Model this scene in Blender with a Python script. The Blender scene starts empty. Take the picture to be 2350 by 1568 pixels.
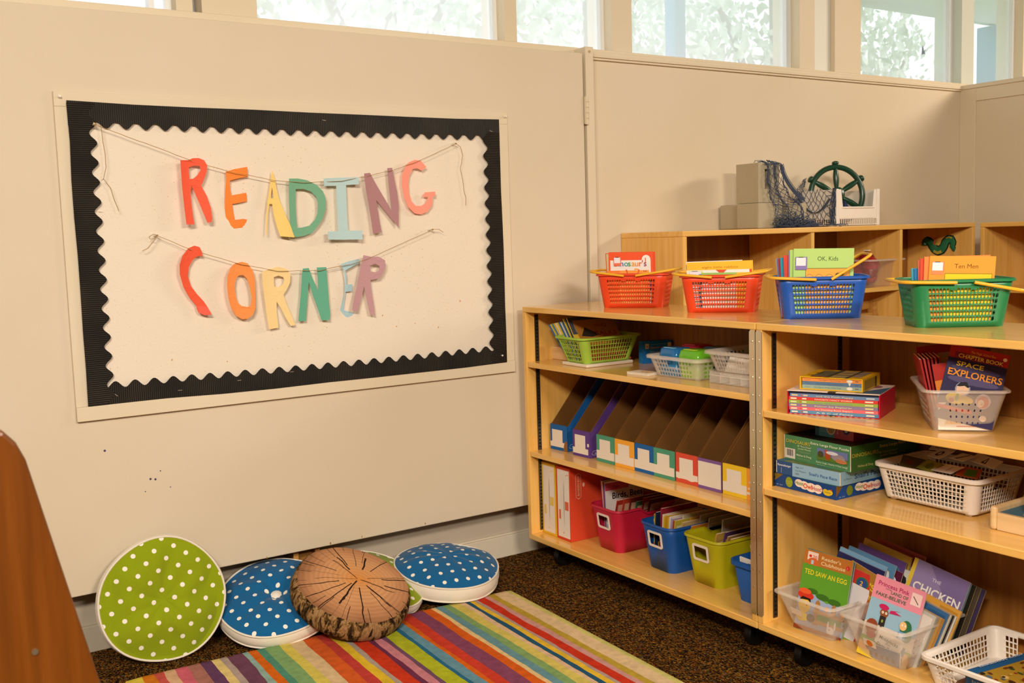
import bpy, math, random
from math import pi, sin, cos, radians as rad
from mathutils import Vector, Matrix, Euler, noise
from mathutils.geometry import tessellate_polygon
random.seed(7)
SC = bpy.context.scene
COL = SC.collection

# ---------------------------------------------------------------- materials
def lin(h):
    h = h.lstrip('#')
    v = [int(h[i:i+2], 16) / 255 for i in (0, 2, 4)]
    return tuple((c / 12.92 if c <= .04045 else ((c + .055) / 1.055) ** 2.4) for c in v) + (1,)
_M = {}
def newmat(name):
    m = bpy.data.materials.new(name); m.use_nodes = True
    nt = m.node_tree; b = nt.nodes['Principled BSDF']
    return m, nt, b
def N(nt, t, **k):
    n = nt.nodes.new(t)
    for a, v in k.items():
        if a in ('op',): n.operation = v
        elif hasattr(n, a): setattr(n, a, v)
    return n
def pm(hexc, rough=.55, spec=.3, bump=0, bscale=200, sheen=0, metal=0):
    key = (hexc, rough, spec, bump, bscale, sheen, metal)
    if key in _M: return _M[key]
    m, nt, b = newmat('paint_' + hexc)
    b.inputs['Base Color'].default_value = lin(hexc)
    b.inputs['Roughness'].default_value = rough
    b.inputs['Specular IOR Level'].default_value = spec
    b.inputs['Metallic'].default_value = metal
    if sheen: b.inputs['Sheen Weight'].default_value = sheen
    if bump:
        tc = N(nt, 'ShaderNodeTexCoord'); no = N(nt, 'ShaderNodeTexNoise'); bp = N(nt, 'ShaderNodeBump')
        no.inputs['Scale'].default_value = bscale; no.inputs['Detail'].default_value = 4
        bp.inputs['Strength'].default_value = bump; bp.inputs['Distance'].default_value = .002
        nt.links.new(tc.outputs['Object'], no.inputs['Vector']); nt.links.new(no.outputs['Fac'], bp.inputs['Height'])
        nt.links.new(bp.outputs['Normal'], b.inputs['Normal'])
    _M[key] = m
    return m
def ramp(nt, stops, fac, interp='LINEAR'):
    r = N(nt, 'ShaderNodeValToRGB'); r.color_ramp.interpolation = interp
    el = r.color_ramp.elements
    while len(el) < len(stops): el.new(.5)
    for e, (p, c) in zip(el, stops):
        e.position = p; e.color = lin(c) if isinstance(c, str) else c
    nt.links.new(fac, r.inputs['Fac'])
    return r
def math_(nt, op, a, b=None):
    n = N(nt, 'ShaderNodeMath'); n.operation = op
    for i, v in enumerate((a, b)):
        if v is None: continue
        if isinstance(v, (int, float)): n.inputs[i].default_value = v
        else: nt.links.new(v, n.inputs[i])
    return n.outputs[0]
def vmap(nt, scale, coord='Object', rot=(0, 0, 0)):
    tc = N(nt, 'ShaderNodeTexCoord'); mp = N(nt, 'ShaderNodeMapping')
    mp.inputs['Scale'].default_value = scale; mp.inputs['Rotation'].default_value = rot
    nt.links.new(tc.outputs[coord], mp.inputs['Vector'])
    return mp.outputs['Vector']
def wood(axis, c1='eeb960', c2='e3ac50', c3='f2c472', rough=.3, key=''):
    k = ('wood', axis, c1, key)
    if k in _M: return _M[k]
    m, nt, b = newmat('wood_grain_' + axis + key)
    s = {'x': (1.2, 22, 22), 'y': (22, 1.2, 22), 'z': (22, 22, 1.2)}[axis]
    no = N(nt, 'ShaderNodeTexNoise'); no.inputs['Scale'].default_value = 2.2; no.inputs['Detail'].default_value = 6
    no.inputs['Roughness'].default_value = .55
    nt.links.new(vmap(nt, s), no.inputs['Vector'])
    r = ramp(nt, [(.3, c2), (.5, c1), (.72, c3)], no.outputs['Fac'])
    nt.links.new(r.outputs['Color'], b.inputs['Base Color'])
    b.inputs['Roughness'].default_value = rough; b.inputs['Specular IOR Level'].default_value = .4
    if not key: b.inputs['Coat Weight'].default_value = .7; b.inputs['Coat Roughness'].default_value = .12
    bp = N(nt, 'ShaderNodeBump'); bp.inputs['Strength'].default_value = .06; bp.inputs['Distance'].default_value = .001
    nt.links.new(no.outputs['Fac'], bp.inputs['Height']); nt.links.new(bp.outputs['Normal'], b.inputs['Normal'])
    _M[k] = m
    return m
def wallmat(name, col, col2, blot=.15):
    m, nt, b = newmat(name)
    no = N(nt, 'ShaderNodeTexNoise'); no.inputs['Scale'].default_value = 1.6; no.inputs['Detail'].default_value = 5
    nt.links.new(vmap(nt, (1, 1, 1)), no.inputs['Vector'])
    r = ramp(nt, [(.35, col), (.7, col2)], no.outputs['Fac'])
    nt.links.new(r.outputs['Color'], b.inputs['Base Color'])
    n2 = N(nt, 'ShaderNodeTexNoise'); n2.inputs['Scale'].default_value = 90; n2.inputs['Detail'].default_value = 3
    nt.links.new(vmap(nt, (1, 1, 1)), n2.inputs['Vector'])
    bp = N(nt, 'ShaderNodeBump'); bp.inputs['Strength'].default_value = blot; bp.inputs['Distance'].default_value = .002
    nt.links.new(n2.outputs['Fac'], bp.inputs['Height']); nt.links.new(bp.outputs['Normal'], b.inputs['Normal'])
    b.inputs['Roughness'].default_value = .6; b.inputs['Specular IOR Level'].default_value = .25
    return m
def clearmat(name, hexc, alpha=.35, rough=.25):
    k = ('clear', hexc, alpha)
    if k in _M: return _M[k]
    m, nt, b = newmat(name)
    b.inputs['Base Color'].default_value = lin(hexc); b.inputs['Alpha'].default_value = alpha
    b.inputs['Roughness'].default_value = rough; b.inputs['Specular IOR Level'].default_value = .6
    _M[k] = m
    return m
def dotmat(name, base, pitch=.031, r=.0068, sh=.15):
    m, nt, b = newmat(name)
    v = vmap(nt, (1 / pitch, 1 / pitch, 1), rot=(0, 0, rad(27)))
    sep = N(nt, 'ShaderNodeSeparateXYZ'); nt.links.new(v, sep.inputs[0])
    def lattice(ox, oy):
        fx = math_(nt, 'SUBTRACT', math_(nt, 'FRACT', math_(nt, 'ADD', sep.outputs[0], ox + 100)), .5)
        fy = math_(nt, 'SUBTRACT', math_(nt, 'FRACT', math_(nt, 'ADD', sep.outputs[1], oy + 100)), .5)
        return math_(nt, 'SQRT', math_(nt, 'ADD', math_(nt, 'MULTIPLY', fx, fx), math_(nt, 'MULTIPLY', fy, fy)))
    d = lattice(0, 0)
    mask = math_(nt, 'LESS_THAN', d, r / pitch)
    no = N(nt, 'ShaderNodeTexNoise'); no.inputs['Scale'].default_value = 700
    nt.links.new(vmap(nt, (1, 1, 1)), no.inputs['Vector'])
    cl = ramp(nt, [(.3, tuple(c * .82 for c in lin(base)[:3]) + (1,)), (.7, base)], no.outputs['Fac'])
    mx = N(nt, 'ShaderNodeMix'); mx.data_type = 'RGBA'
    nt.links.new(mask, mx.inputs['Factor']); nt.links.new(cl.outputs['Color'], mx.inputs[6]); mx.inputs[7].default_value = lin('efe9dc')
    nt.links.new(mx.outputs[2], b.inputs['Base Color'])
    b.inputs['Roughness'].default_value = .85; b.inputs['Specular IOR Level'].default_value = .1
    b.inputs['Sheen Weight'].default_value = sh
    bp = N(nt, 'ShaderNodeBump'); bp.inputs['Strength'].default_value = .2; bp.inputs['Distance'].default_value = .001
    nt.links.new(no.outputs['Fac'], bp.inputs['Height']); nt.links.new(bp.outputs['Normal'], b.inputs['Normal'])
    return m

# ---------------------------------------------------------------- mesh builder
class MB:
    def __init__(s): s.v = []; s.f = []; s.mi = []; s.mats = []
    def mid(s, m):
        if m not in s.mats: s.mats.append(m)
        return s.mats.index(m)
    def add(s, vs, fs, m, M=None):
        o = len(s.v); k = s.mid(m)
        s.v += [tuple(M @ Vector(p)) for p in vs] if M is not None else [tuple(p) for p in vs]
        s.f += [tuple(i + o for i in f) for f in fs]; s.mi += [k] * len(fs)
    def box(s, x0, x1, y0, y1, z0, z1, m, M=None):
        vs = [(x, y, z) for z in (z0, z1) for y in (y0, y1) for x in (x0, x1)]
        s.add(vs, [(0, 2, 3, 1), (4, 5, 7, 6), (0, 1, 5, 4), (2, 6, 7, 3), (0, 4, 6, 2), (1, 3, 7, 5)], m, M)
        return s
    def prism(s, pts, t, m, M=None, holes=()):
        """polygon in local xz, extruded along +y by t"""
        loops = [[Vector((p[0], p[1], 0)) for p in L] for L in ([pts] + list(holes))]
        flat = [p for L in loops for p in L]; n = len(flat)
        tris = tessellate_polygon(loops)
        vs = [(p.x, 0, p.y) for p in flat] + [(p.x, t, p.y) for p in flat]
        fs = []
        for a, b_, c in tris:
            nz = (flat[b_] - flat[a]).cross(flat[c] - flat[a]).z
            if nz > 0: fs += [(a, b_, c), (c + n, b_ + n, a + n)]
            else: fs += [(c, b_, a), (a + n, b_ + n, c + n)]
        o = 0
        for li, L in enumerate(loops):
            k = len(L)
            ar = sum(L[i].x * L[(i + 1) % k].y - L[(i + 1) % k].x * L[i].y for i in range(k))
            for i in range(k):
                a, b_ = o + i, o + (i + 1) % k
                q = (a, a + n, b_ + n, b_) if (ar > 0) == (li == 0) else (b_, b_ + n, a + n, a)
                fs.append(q)
            o += k
        s.add(vs, fs, m, M)
        return s
    def tube(s, P, r, m, n=8, closed=False, M=None, rad_fn=None):
        P = [Vector(p) for p in P]; k = len(P)
        T = []
        for i in range(k):
            a = P[(i - 1) % k] if (closed or i) else P[0]
            b_ = P[(i + 1) % k] if (closed or i < k - 1) else P[-1]
            t = (b_ - a); T.append(t.normalized() if t.length > 1e-9 else Vector((0, 0, 1)))
        up = Vector((0, 0, 1)) if abs(T[0].z) < .9 else Vector((1, 0, 0))
        u = T[0].cross(up).normalized()
        vs = []; fs = []
        for i in range(k):
            u = (u - T[i] * u.dot(T[i]))
            u = u.normalized() if u.length > 1e-6 else T[i].orthogonal().normalized()
            w = T[i].cross(u)
            rr = rad_fn(i / (k - 1)) * r if rad_fn else r
            for j in range(n):
                a = 2 * pi * j / n
                vs.append(P[i] + (u * cos(a) + w * sin(a)) * rr)
        for i in range(k if closed else k - 1):
            for j in range(n):
                a = i * n + j; b_ = i * n + (j + 1) % n
                c = ((i + 1) % k) * n + (j + 1) % n; d = ((i + 1) % k) * n + j
                fs.append((a, b_, c, d))
        if not closed:
            fs.append(tuple(range(n))[::-1]); fs.append(tuple((k - 1) * n + j for j in range(n)))
        s.add(vs, fs, m, M)
        return s
    def lathe(s, prof, m, n=48, M=None, fn=None):
        """profile [(r,z)] around z"""
        vs = []; fs = []; k = len(prof)
        for i, (r, z) in enumerate(prof):
            for j in range(n):
                a = 2 * pi * j / n
                p = (r * cos(a), r * sin(a), z)
                if fn: p = fn(p, r, a, z)
                vs.append(p)
        for i in range(k - 1):
            for j in range(n):
                fs.append((i * n + j, i * n + (j + 1) % n, (i + 1) * n + (j + 1) % n, (i + 1) * n + j))
        if prof[0][0] > 1e-6: fs.append(tuple(range(n))[::-1])
        if prof[-1][0] > 1e-6: fs.append(tuple((k - 1) * n + j for j in range(n)))
        s.add(vs, fs, m, M)
        return s
def obj(name, mb, parent=None, loc=None, rz=None, M=None, bevel=0, smooth=None, solid=0, soff=0, merge=False, mods=None):
    me = bpy.data.meshes.new(name)
    me.from_pydata(mb.v, [], mb.f)
    for m in mb.mats: me.materials.append(m)
    me.polygons.foreach_set('material_index', mb.mi)
    if merge:
        import bmesh
        bm = bmesh.new(); bm.from_mesh(me); bmesh.ops.remove_doubles(bm, verts=bm.verts, dist=2e-5); 
        bm.to_mesh(me); bm.free()
    me.validate(); me.update()
    if smooth is not None:
        me.polygons.foreach_set('use_smooth', [True] * len(me.polygons))
        me.set_sharp_from_angle(angle=rad(smooth))
    o = bpy.data.objects.new(name, me); COL.objects.link(o)
    if parent: o.parent = parent
    if M is not None: o.matrix_local = M
    if loc is not None: o.location = loc
    if rz is not None: o.rotation_euler = (0, 0, rz)
    if solid:
        md = o.modifiers.new('thickness', 'SOLIDIFY'); md.thickness = solid; md.offset = soff
    if bevel:
        md = o.modifiers.new('bevel', 'BEVEL'); md.width = bevel; md.segments = 2; md.limit_method = 'ANGLE'; md.angle_limit = rad(40)
    return o
def tag(o, label=None, cat=None, group=None, kind=None):
    if label: o['label'] = label
    if cat: o['category'] = cat
    if group: o['group'] = group
    if kind: o['kind'] = kind
    return o
def thing(name, label, cat, loc=(0, 0, 0), rz=0, group=None, M=None):
    o = bpy.data.objects.new(name, None); COL.objects.link(o)
    o.empty_display_size = .05
    if M is not None: o.matrix_world = M
    else: o.location = loc; o.rotation_euler = (0, 0, rz)
    return tag(o, label, cat, group)
def struct(name, mb, **k): return tag(obj(name, mb, **k), kind='structure')
def T(x, y, z, rz=0): return Matrix.Translation((x, y, z)) @ Matrix.Rotation(rz, 4, 'Z')
def RX(a): return Matrix.Rotation(a, 4, 'X')
def RY(a): return Matrix.Rotation(a, 4, 'Y')
def RZ(a): return Matrix.Rotation(a, 4, 'Z')

# ---------------------------------------------------------------- lettering and cover art
_T = {}
def text_geo(s, bold=0):
    k = (s, bold)
    if k in _T: return _T[k]
    cu = bpy.data.curves.new('t', 'FONT'); cu.body = s; cu.size = 1; cu.resolution_u = 3; cu.offset = bold
    o = bpy.data.objects.new('t', cu); COL.objects.link(o)
    dg = bpy.context.evaluated_depsgraph_get(); dg.update()
    me = o.evaluated_get(dg).to_mesh()
    vs = [tuple(v.co[:2]) for v in me.vertices]; fs = [tuple(p.vertices) for p in me.polygons]
    o.evaluated_get(dg).to_mesh_clear()
    bpy.data.objects.remove(o); bpy.data.curves.remove(cu)
    if vs:
        x0 = min(v[0] for v in vs); x1 = max(v[0] for v in vs)
        vs = [(v[0] - x0, v[1]) for v in vs]; w = x1 - x0
    else: w = 1
    _T[k] = (vs, fs, w)
    return _T[k]
def art(mb, elems, w, h, M, step=.00012):
    """M maps plane coords (x, y, lift) with lift towards the viewer"""
    for k, e in enumerate(elems):
        z = step * (k + 1); c = e[-1] if e[0] != 't' else e[5]
        m = pm(c, .45)
        if e[0] == 'r':
            x, y, a, b_ = e[1] * w, e[2] * h, e[3] * w, e[4] * h
            mb.add([(x, y, z), (x + a, y, z), (x + a, y + b_, z), (x, y + b_, z)], [(0, 1, 2, 3)], m, M)
        elif e[0] == 'e':
            cx, cy, rx, ry = e[1] * w, e[2] * h, e[3] * w, e[4] * h
            n = 14
            mb.add([(cx + rx * cos(2 * pi * i / n), cy + ry * sin(2 * pi * i / n), z) for i in range(n)], [tuple(range(n))], m, M)
        elif e[0] == 'p':
            L = [Vector((x * w, y * h, 0)) for x, y in e[1]]
            tr = tessellate_polygon([L])
            fs = []
            for a, b_, c_ in tr:
                nz = (L[b_] - L[a]).cross(L[c_] - L[a]).z
                fs.append((a, b_, c_) if nz > 0 else (c_, b_, a))
            mb.add([(p.x, p.y, z) for p in L], fs, m, M)
        elif e[0] == 't':
            _, s, x, y, size, _c = e[:6]; wid = e[6] if len(e) > 6 else None; bold = e[7] if len(e) > 7 else 0
            rot = e[8] if len(e) > 8 else 0
            vs, fs, tw = text_geo(s, bold)
            sy = size * h; sx = sy if wid is None else wid * w / tw
            cr, sr = cos(rad(rot)), sin(rad(rot))
            pts = []
            for vx, vy in vs:
                a, b_ = vx * sx, vy * sy
                pts.append((x * w + a * cr - b_ * sr, y * h + a * sr + b_ * cr, z))
            mb.add(pts, fs, m, M)
FR = Matrix(((1, 0, 0, 0), (0, 0, -1, 0), (0, 1, 0, 0), (0, 0, 0, 1)))   # plane (x,y,lift) -> (x, -lift, z=y)
def side_plane(x):  # right-hand side face at local x: plane x -> +y depth
    return Matrix(((0, 0, 1, x), (1, 0, 0, 0), (0, 1, 0, 0), (0, 0, 0, 1)))
def top_plane(z): return Matrix.Translation((0, 0, z))

def bookmb(w, h, t, cov, front=(), spine=None, back=None, page='e9dfc8', hard=0, spinetext=None):
    """front cover faces -y; spine at x=0; origin bottom-left of the front cover"""
    mb = MB(); c = pm(cov, .4); s = pm(spine or cov, .4); b_ = pm(back or cov, .4); pg = pm(page, .8)
    k = .0012 if hard else .0005; i = .0025 if hard else .0004
    mb.box(0, w, 0, k, 0, h, c); mb.box(0, w, t - k, t, 0, h, b_); mb.box(0, k, k, t - k, 0, h, s)
    mb.box(k, w - i, k, t - k, i, h - i, pg)
    if front: art(mb, front, w, h, FR)
    if spinetext:
        txt, col = spinetext
        P = Matrix(((0, 0, -1, 0), (1, 0, 0, 0), (0, 1, 0, 0), (0, 0, 0, 1)))
        art(mb, [('t', txt, .75, .25, .5 * t / h, col, None, 0, 90)], t, h, P)
    return mb
def book(label, w, h, t, cov, M, front=(), group=None, **k):
    o = obj('book', bookmb(w, h, t, cov, front, **k)); o.matrix_world = M
    return tag(o, label, 'book', group)

# ---------------------------------------------------------------- open baskets and bins
def basket_parts(mb, w0, d0, w1, d1, h, r, m, fcols=(), scols=(), rows=(), solid=(), windows=(), octo=False, dip=None, base=True, t1=1):
    hw = lambda t: (w0 + (w1 - w0) * t) / 2
    hd = lambda t: (d0 + (d1 - d0) * t) / 2
    def P(side, u, t):
        x, y = hw(t), hd(t)
        z = h * t
        if side == 0: q = (-x + r + (2 * x - 2 * r) * u, -y)
        elif side == 1: q = (x, -y + r + (2 * y - 2 * r) * u)
        elif side == 2: q = (x - r - (2 * x - 2 * r) * u, y)
        else: q = (-x, y - r - (2 * y - 2 * r) * u)
        if dip and side in dip[0]:
            c, wd, dp = dip[1:]
            uu = u if side != 3 else 1 - u
            a = max(0, min(1, (abs(uu - c) - wd * .6) / (wd * .4)))
            z -= dp * (1 - a * a * (3 - 2 * a)) * t ** 3
        return (q[0], q[1], z)
    def arc(side, k, n, t):
        x, y = hw(t), hd(t)
        cx, cy, a0 = [(x - r, -y + r, -90), (x - r, y - r, 0), (-x + r, y - r, 90), (-x + r, -y + r, 180)][side]
        a = rad(a0 + 90 * k / n)
        return (cx + r * cos(a), cy + r * sin(a), h * t)
    ts = sorted({0, t1} | {v for q in rows for v in q} | {v for q in windows for v in q[3:5]})
    if dip: ts = sorted(set(ts) | {.3, .6, .8, .9})
    for side in range(4):
        cols = fcols if side in (0, 2) else scols
        us = sorted({0, 1} | {v for q in cols for v in q} | {v for q in windows if q[0] == side for v in q[1:3]})
        if dip and side in dip[0]: us = sorted(set(us) | {i / 20 for i in range(21)})
        for i in range(len(us) - 1):
            for j in range(len(ts) - 1):
                u0, u1, a, b_ = us[i], us[i + 1], ts[j], ts[j + 1]; um, tm = (u0 + u1) / 2, (a + b_) / 2
                if u1 - u0 < 1e-5 or b_ - a < 1e-5: continue
                if any(q[0] == side and q[1] < um < q[2] and q[3] < tm < q[4] for q in windows): continue
                hole = any(q[0] < um < q[1] for q in cols) and any(q[0] < tm < q[1] for q in rows)
                if any(q[0] == side and q[1] < um < q[2] and q[3] < tm < q[4] for q in solid): hole = False
                if hole and not octo: continue
                A, B, C_, D = [Vector(P(side, *p)) for p in ((u0, a), (u1, a), (u1, b_), (u0, b_))]
                if hole:
                    def bl(s_, t_): return A * (1 - s_) * (1 - t_) + B * s_ * (1 - t_) + C_ * s_ * t_ + D * (1 - s_) * t_
                    c = .30; g = .03
                    oc = [bl(*p) for p in ((c, g), (1 - c, g), (1 - g, c * .8), (1 - g, 1 - c * .8), (1 - c, 1 - g), (c, 1 - g), (g, 1 - c * .8), (g, c * .8))]
                    mb.add([A, B, C_, D] + oc, [(0, 1, 5, 4), (1, 6, 5), (1, 2, 7, 6), (2, 8, 7), (2, 3, 9, 8), (3, 10, 9), (3, 0, 11, 10), (0, 4, 11)], m)
                else: mb.add([A, B, C_, D], [(0, 1, 2, 3)], m)
        n = 4
        for k in range(n):
            for j in range(len(ts) - 1):
                mb.add([arc(side, k, n, ts[j]), arc(side, k + 1, n, ts[j]), arc(side, k + 1, n, ts[j + 1]), arc(side, k, n, ts[j + 1])], [(0, 1, 2, 3)], m)
    loop = []
    for side in range(4):
        loop += [P(side, i / 12, t1) for i in range(12)] if dip else [P(side, 0, t1), P(side, .5, t1)]
        loop += [arc(side, k, 4, t1) for k in range(5 if not dip else 5)]
    if base:
        bl_ = []
        for side in range(4):
            bl_ += [arc(side, k, 4, 0) for k in range(5)]
        mb.add(bl_, [tuple(range(len(bl_)))[::-1]], m)
    out = []
    for p in loop:
        if not out or (Vector(p) - Vector(out[-1])).length > 1e-4: out.append(p)
    return out
def evenly(n, margin, frac):
    s = (1 - 2 * margin) / n
    return [(margin + s * (i + (1 - frac) / 2), margin + s * (i + (1 + frac) / 2)) for i in range(n)]
def rim_strip(mb, loop, m, out=.006, hh=.007):
    """flat turned-over lip following a loop"""
    k = len(loop); vs = []; fs = []
    c = sum((Vector(p) for p in loop), Vector()) / k
    for i, p in enumerate(loop):
        p = Vector(p); a = Vector(loop[(i - 1) % k]); b_ = Vector(loop[(i + 1) % k])
        t = (b_ - a); nrm = Vector((t.y, -t.x, 0)).normalized()
        if nrm.dot(p - c) < 0: nrm = -nrm
        vs += [p - nrm * .0012 + Vector((0, 0, -.001)), p - nrm * .0008 + Vector((0, 0, .0015)), p + nrm * out * .6 + Vector((0, 0, .002)),
               p + nrm * out + Vector((0, 0, 0)), p + nrm * out + Vector((0, 0, -hh)), p + nrm * (out - .0015) + Vector((0, 0, -hh)), p + nrm * (out - .002) + Vector((0, 0, -.001))]
    q = 7
    for i in range(k):
        for j in range(q):
            a = i * q + j; b_ = i * q + (j + 1) % q; c_ = ((i + 1) % k) * q + (j + 1) % q; d = ((i + 1) % k) * q + j
            fs.append((a, d, c_, b_))
    mb.add(vs, fs, m)
# ================================================================ camera
def make_camera():
    yaw, pit, roll = rad(33.40718), rad(-5.75263506), rad(-1.7760717)
    f = Vector((sin(yaw) * cos(pit), cos(yaw) * cos(pit), sin(pit)))
    r = Vector((cos(yaw), -sin(yaw), 0)); u = r.cross(f)
    r2 = r * cos(roll) + u * sin(roll); u2 = -r * sin(roll) + u * cos(roll)
    M = Matrix(((r2.x, u2.x, -f.x, 0), (r2.y, u2.y, -f.y, 0), (r2.z, u2.z, -f.z, 1.19), (0, 0, 0, 1)))
    cd = bpy.data.cameras.new('camera'); cd.sensor_width = 36; cd.lens = 36 * 2375.1 / 2350; cd.clip_start = .05
    cd.dof.use_dof = True; cd.dof.focus_distance = 3.1; cd.dof.aperture_fstop = 11.0
    o = bpy.data.objects.new('camera', cd); o.matrix_world = M; COL.objects.link(o); SC.camera = o
make_camera()
SC.view_settings.view_transform = 'Standard'; SC.view_settings.look = 'None'
SC.view_settings.gamma = 1; SC.view_settings.exposure = .8; SC.view_settings.use_curve_mapping = False

# ================================================================ light
W_ = bpy.data.worlds.new('sky'); SC.world = W_; W_.use_nodes = True
bg = W_.node_tree.nodes['Background']; bg.inputs[0].default_value = (.9, .94, 1, 1); bg.inputs[1].default_value = 1.3
def area(name, loc, size, power, col, target, sy=None):
    l = bpy.data.lights.new(name, 'AREA'); l.shape = 'RECTANGLE'; l.size = size; l.size_y = sy or size
    l.energy = power; l.color = col
    o = bpy.data.objects.new(name, l); o.location = loc
    o.rotation_euler = (Vector(target) - Vector(loc)).to_track_quat('-Z', 'Y').to_euler(); COL.objects.link(o)
WARM = (1, .88, .74)
area('ceiling_light_left', (-.9, -.6, 2.66), 1.1, 140, WARM, (0.0, .6, .3), .4)
area('ceiling_light_beyond_low_wall', (5.9, .7, 2.66), 1.5, 80, (1, .84, .68), (5.0, 1.7, .8), .7)
area('fill_light_behind_camera', (1.3, -1.9, 2.66), 1.2, 112, WARM, (2.0, .0, .5), .5)  # fill light added behind the camera to lift the room

# ================================================================ the room
CREAM = wallmat('painted_cream_panel', 'd7c9b2', 'd3c4aa')
CREAM2 = wallmat('painted_cream_board', 'd9cab2', 'd5c5a8')
GREYW = wallmat('painted_grey_wall', 'b9ad9c', 'b2a592')
TRIM = wallmat('painted_trim', 'ddcfb6', 'd8c9ac', .05)
WHITEF = pm('e3e6e6', .4)

def carpetmat():
    m, nt, b = newmat('brown_flecked_carpet')
    v = N(nt, 'ShaderNodeTexVoronoi'); v.inputs['Scale'].default_value = 330
    nt.links.new(vmap(nt, (1, .55, 1)), v.inputs['Vector'])
    sep = N(nt, 'ShaderNodeSeparateColor'); nt.links.new(v.outputs['Color'], sep.inputs[0])
    r = ramp(nt, [(0, '1f150c'), (.30, '4a3014'), (.52, '72501f'), (.72, '8a4a18'), (.86, 'a87a28'), (.95, '6e6650')], sep.outputs[0], 'CONSTANT')
    n2 = N(nt, 'ShaderNodeTexNoise'); n2.inputs['Scale'].default_value = 60
    nt.links.new(vmap(nt, (1, 1, 1)), n2.inputs['Vector'])
    r2 = ramp(nt, [(.3, (.45, .45, .45, 1)), (.7, (1.1, 1.1, 1.1, 1))], n2.outputs['Fac'])
    mx = N(nt, 'ShaderNodeMix'); mx.data_type = 'RGBA'; mx.blend_type = 'MULTIPLY'; mx.inputs['Factor'].default_value = 1
    nt.links.new(r.outputs['Color'], mx.inputs[6]); nt.links.new(r2.outputs['Color'], mx.inputs[7])
    nt.links.new(mx.outputs[2], b.inputs['Base Color'])
    b.inputs['Roughness'].default_value = .95; b.inputs['Specular IOR Level'].default_value = .05
    bp = N(nt, 'ShaderNodeBump'); bp.inputs['Strength'].default_value = .9; bp.inputs['Distance'].default_value = .004
    nt.links.new(v.outputs['Distance'], bp.inputs['Height']); nt.links.new(bp.outputs['Normal'], b.inputs['Normal'])
    return m
struct('floor', MB().box(-2.6, 7, -3, 3.3, -.05, 0, carpetmat()))
struct('ceiling', MB().box(-2.6, 7, -3, 3.4, 2.7, 2.76, pm('8f887a', .8)))
struct('wall_left', MB().box(-2.66, -2.6, -3, 3.4, 0, 2.7, pm('6f6557', .8)))
struct('wall_back', MB().box(-2.66, 7, -3.06, -3, 0, 2.7, pm('5f564a', .8)))
struct('wall_far_right', MB().box(7, 7.06, -3, 3.4, 0, 2.7, CREAM2))
# window wall: low wall behind the panels
struct('wall_window_side', MB().box(-2.6, 7, 3.2, 3.32, 0, 1.86, GREYW))
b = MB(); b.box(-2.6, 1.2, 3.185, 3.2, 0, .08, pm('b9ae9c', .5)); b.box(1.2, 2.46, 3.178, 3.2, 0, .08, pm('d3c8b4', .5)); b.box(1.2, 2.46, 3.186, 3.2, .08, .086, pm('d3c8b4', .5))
struct('baseboard_window_side', b, bevel=.002)
# hinged cream panel that carries the board
b = MB(); b.box(-2.6, 2.396, 3.1, 3.14, .204, 1.858, CREAM)
pn = struct('wall_panel_front', b, bevel=.003)
for (x, z, r, c) in [(.73, 1.03, .0035, '4d3f77'), (.80, .53, .0035, '4a3c66'), (.90, .50, .0022, '5a4c66'), (.86, .52, .003, '4a3c66')]:
    pass
b = MB()
for (x, z, r) in [(.63, .615, .0035), (.752, .513, .0034), (.766, .510, .0034), (.782, .533, .002), (.735, .478, .0018), (.808, .48, .0018)]:
    b.add([(x + r * cos(a * pi / 4), 3.0995, z + r * sin(a * pi / 4)) for a in range(8)], [tuple(range(8))], pm('453a63', .6))
for (x, z, s) in [(1.306, .212, .004), (1.66, .214, .003), (1.09, .207, .003), (1.42, .213, .002), (2.2, .21, .002)]:
    b.box(x, x + s, 3.0992, 3.1, z - .004, z + .002, pm('9a6a2c', .7))
obj('pen_marks', b, pn)
struct('trim_1', MB().box(2.409, 2.447, 3.1, 3.19, 0, 1.884, TRIM), bevel=.003)          # hinge post
b = MB(); b.box(2.397, 2.413, 3.093, 3.102, 1.6, 1.70, TRIM)
b.tube([(2.405, 3.094, 1.598), (2.405, 3.094, 1.702)], .0065, TRIM, 10)
for k in range(4): b.box(2.3975, 2.4125, 3.0868, 3.0875, 1.62 + .02 * k, 1.621 + .02 * k, pm('b59b70', .6))
tag(obj('panel_hinge', b, bevel=.0005), 'cream painted hinge on the post beside the tall panel', 'hinge')
b = MB(); b.tube([(2.428, 3.098, 1.866), (2.428, 3.101, 1.866)], .005, pm('b79a6a', .4), 10)
tag(obj('post_screw', b), 'screw head at the top of the cream hinge post', 'screw')
# stretch of wall to the right of the post
struct('wall_right_section', MB().box(2.447, 4.84, 3.16, 3.2, 0, 1.85, CREAM2))
struct('trim_2', MB().box(2.447, 4.826, 3.148, 3.2, 1.848, 1.88, TRIM), bevel=.002)
# low wall returning towards the room on the right
struct('wall_right', MB().box(4.836, 4.92, -3, 3.2, 0, 1.86, CREAM2))
b = MB(); b.box(4.828, 4.836, 3.075, 3.16, 0, 1.86, TRIM); b.box(4.828, 4.836, -3, 3.075, 1.792, 1.86, TRIM); b.box(4.82, 4.93, -3, 3.2, 1.855, 1.875, TRIM)
struct('trim_3', b, bevel=.002)
# timber stud seen in the gap under the panel
b = MB(); b.box(1.195, 1.212, 3.14, 3.2, 0, .21, wood('z', 'b5803a', 'a06a28', 'c79550', .5, 'stud')); b.box(1.212, 1.27, 3.165, 3.2, 0, .21, wood('z', '8f6028', '7d5220', 'a06c30', .6, 'stud2')); b.box(1.27, 1.286, 3.14, 3.2, 0, .21, wood('z', 'b5803a', 'a06a28', 'c79550', .5, 'stud'))
tag(obj('timber_post', b), 'brown wooden post in the gap under the cream panel', 'post')

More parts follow.
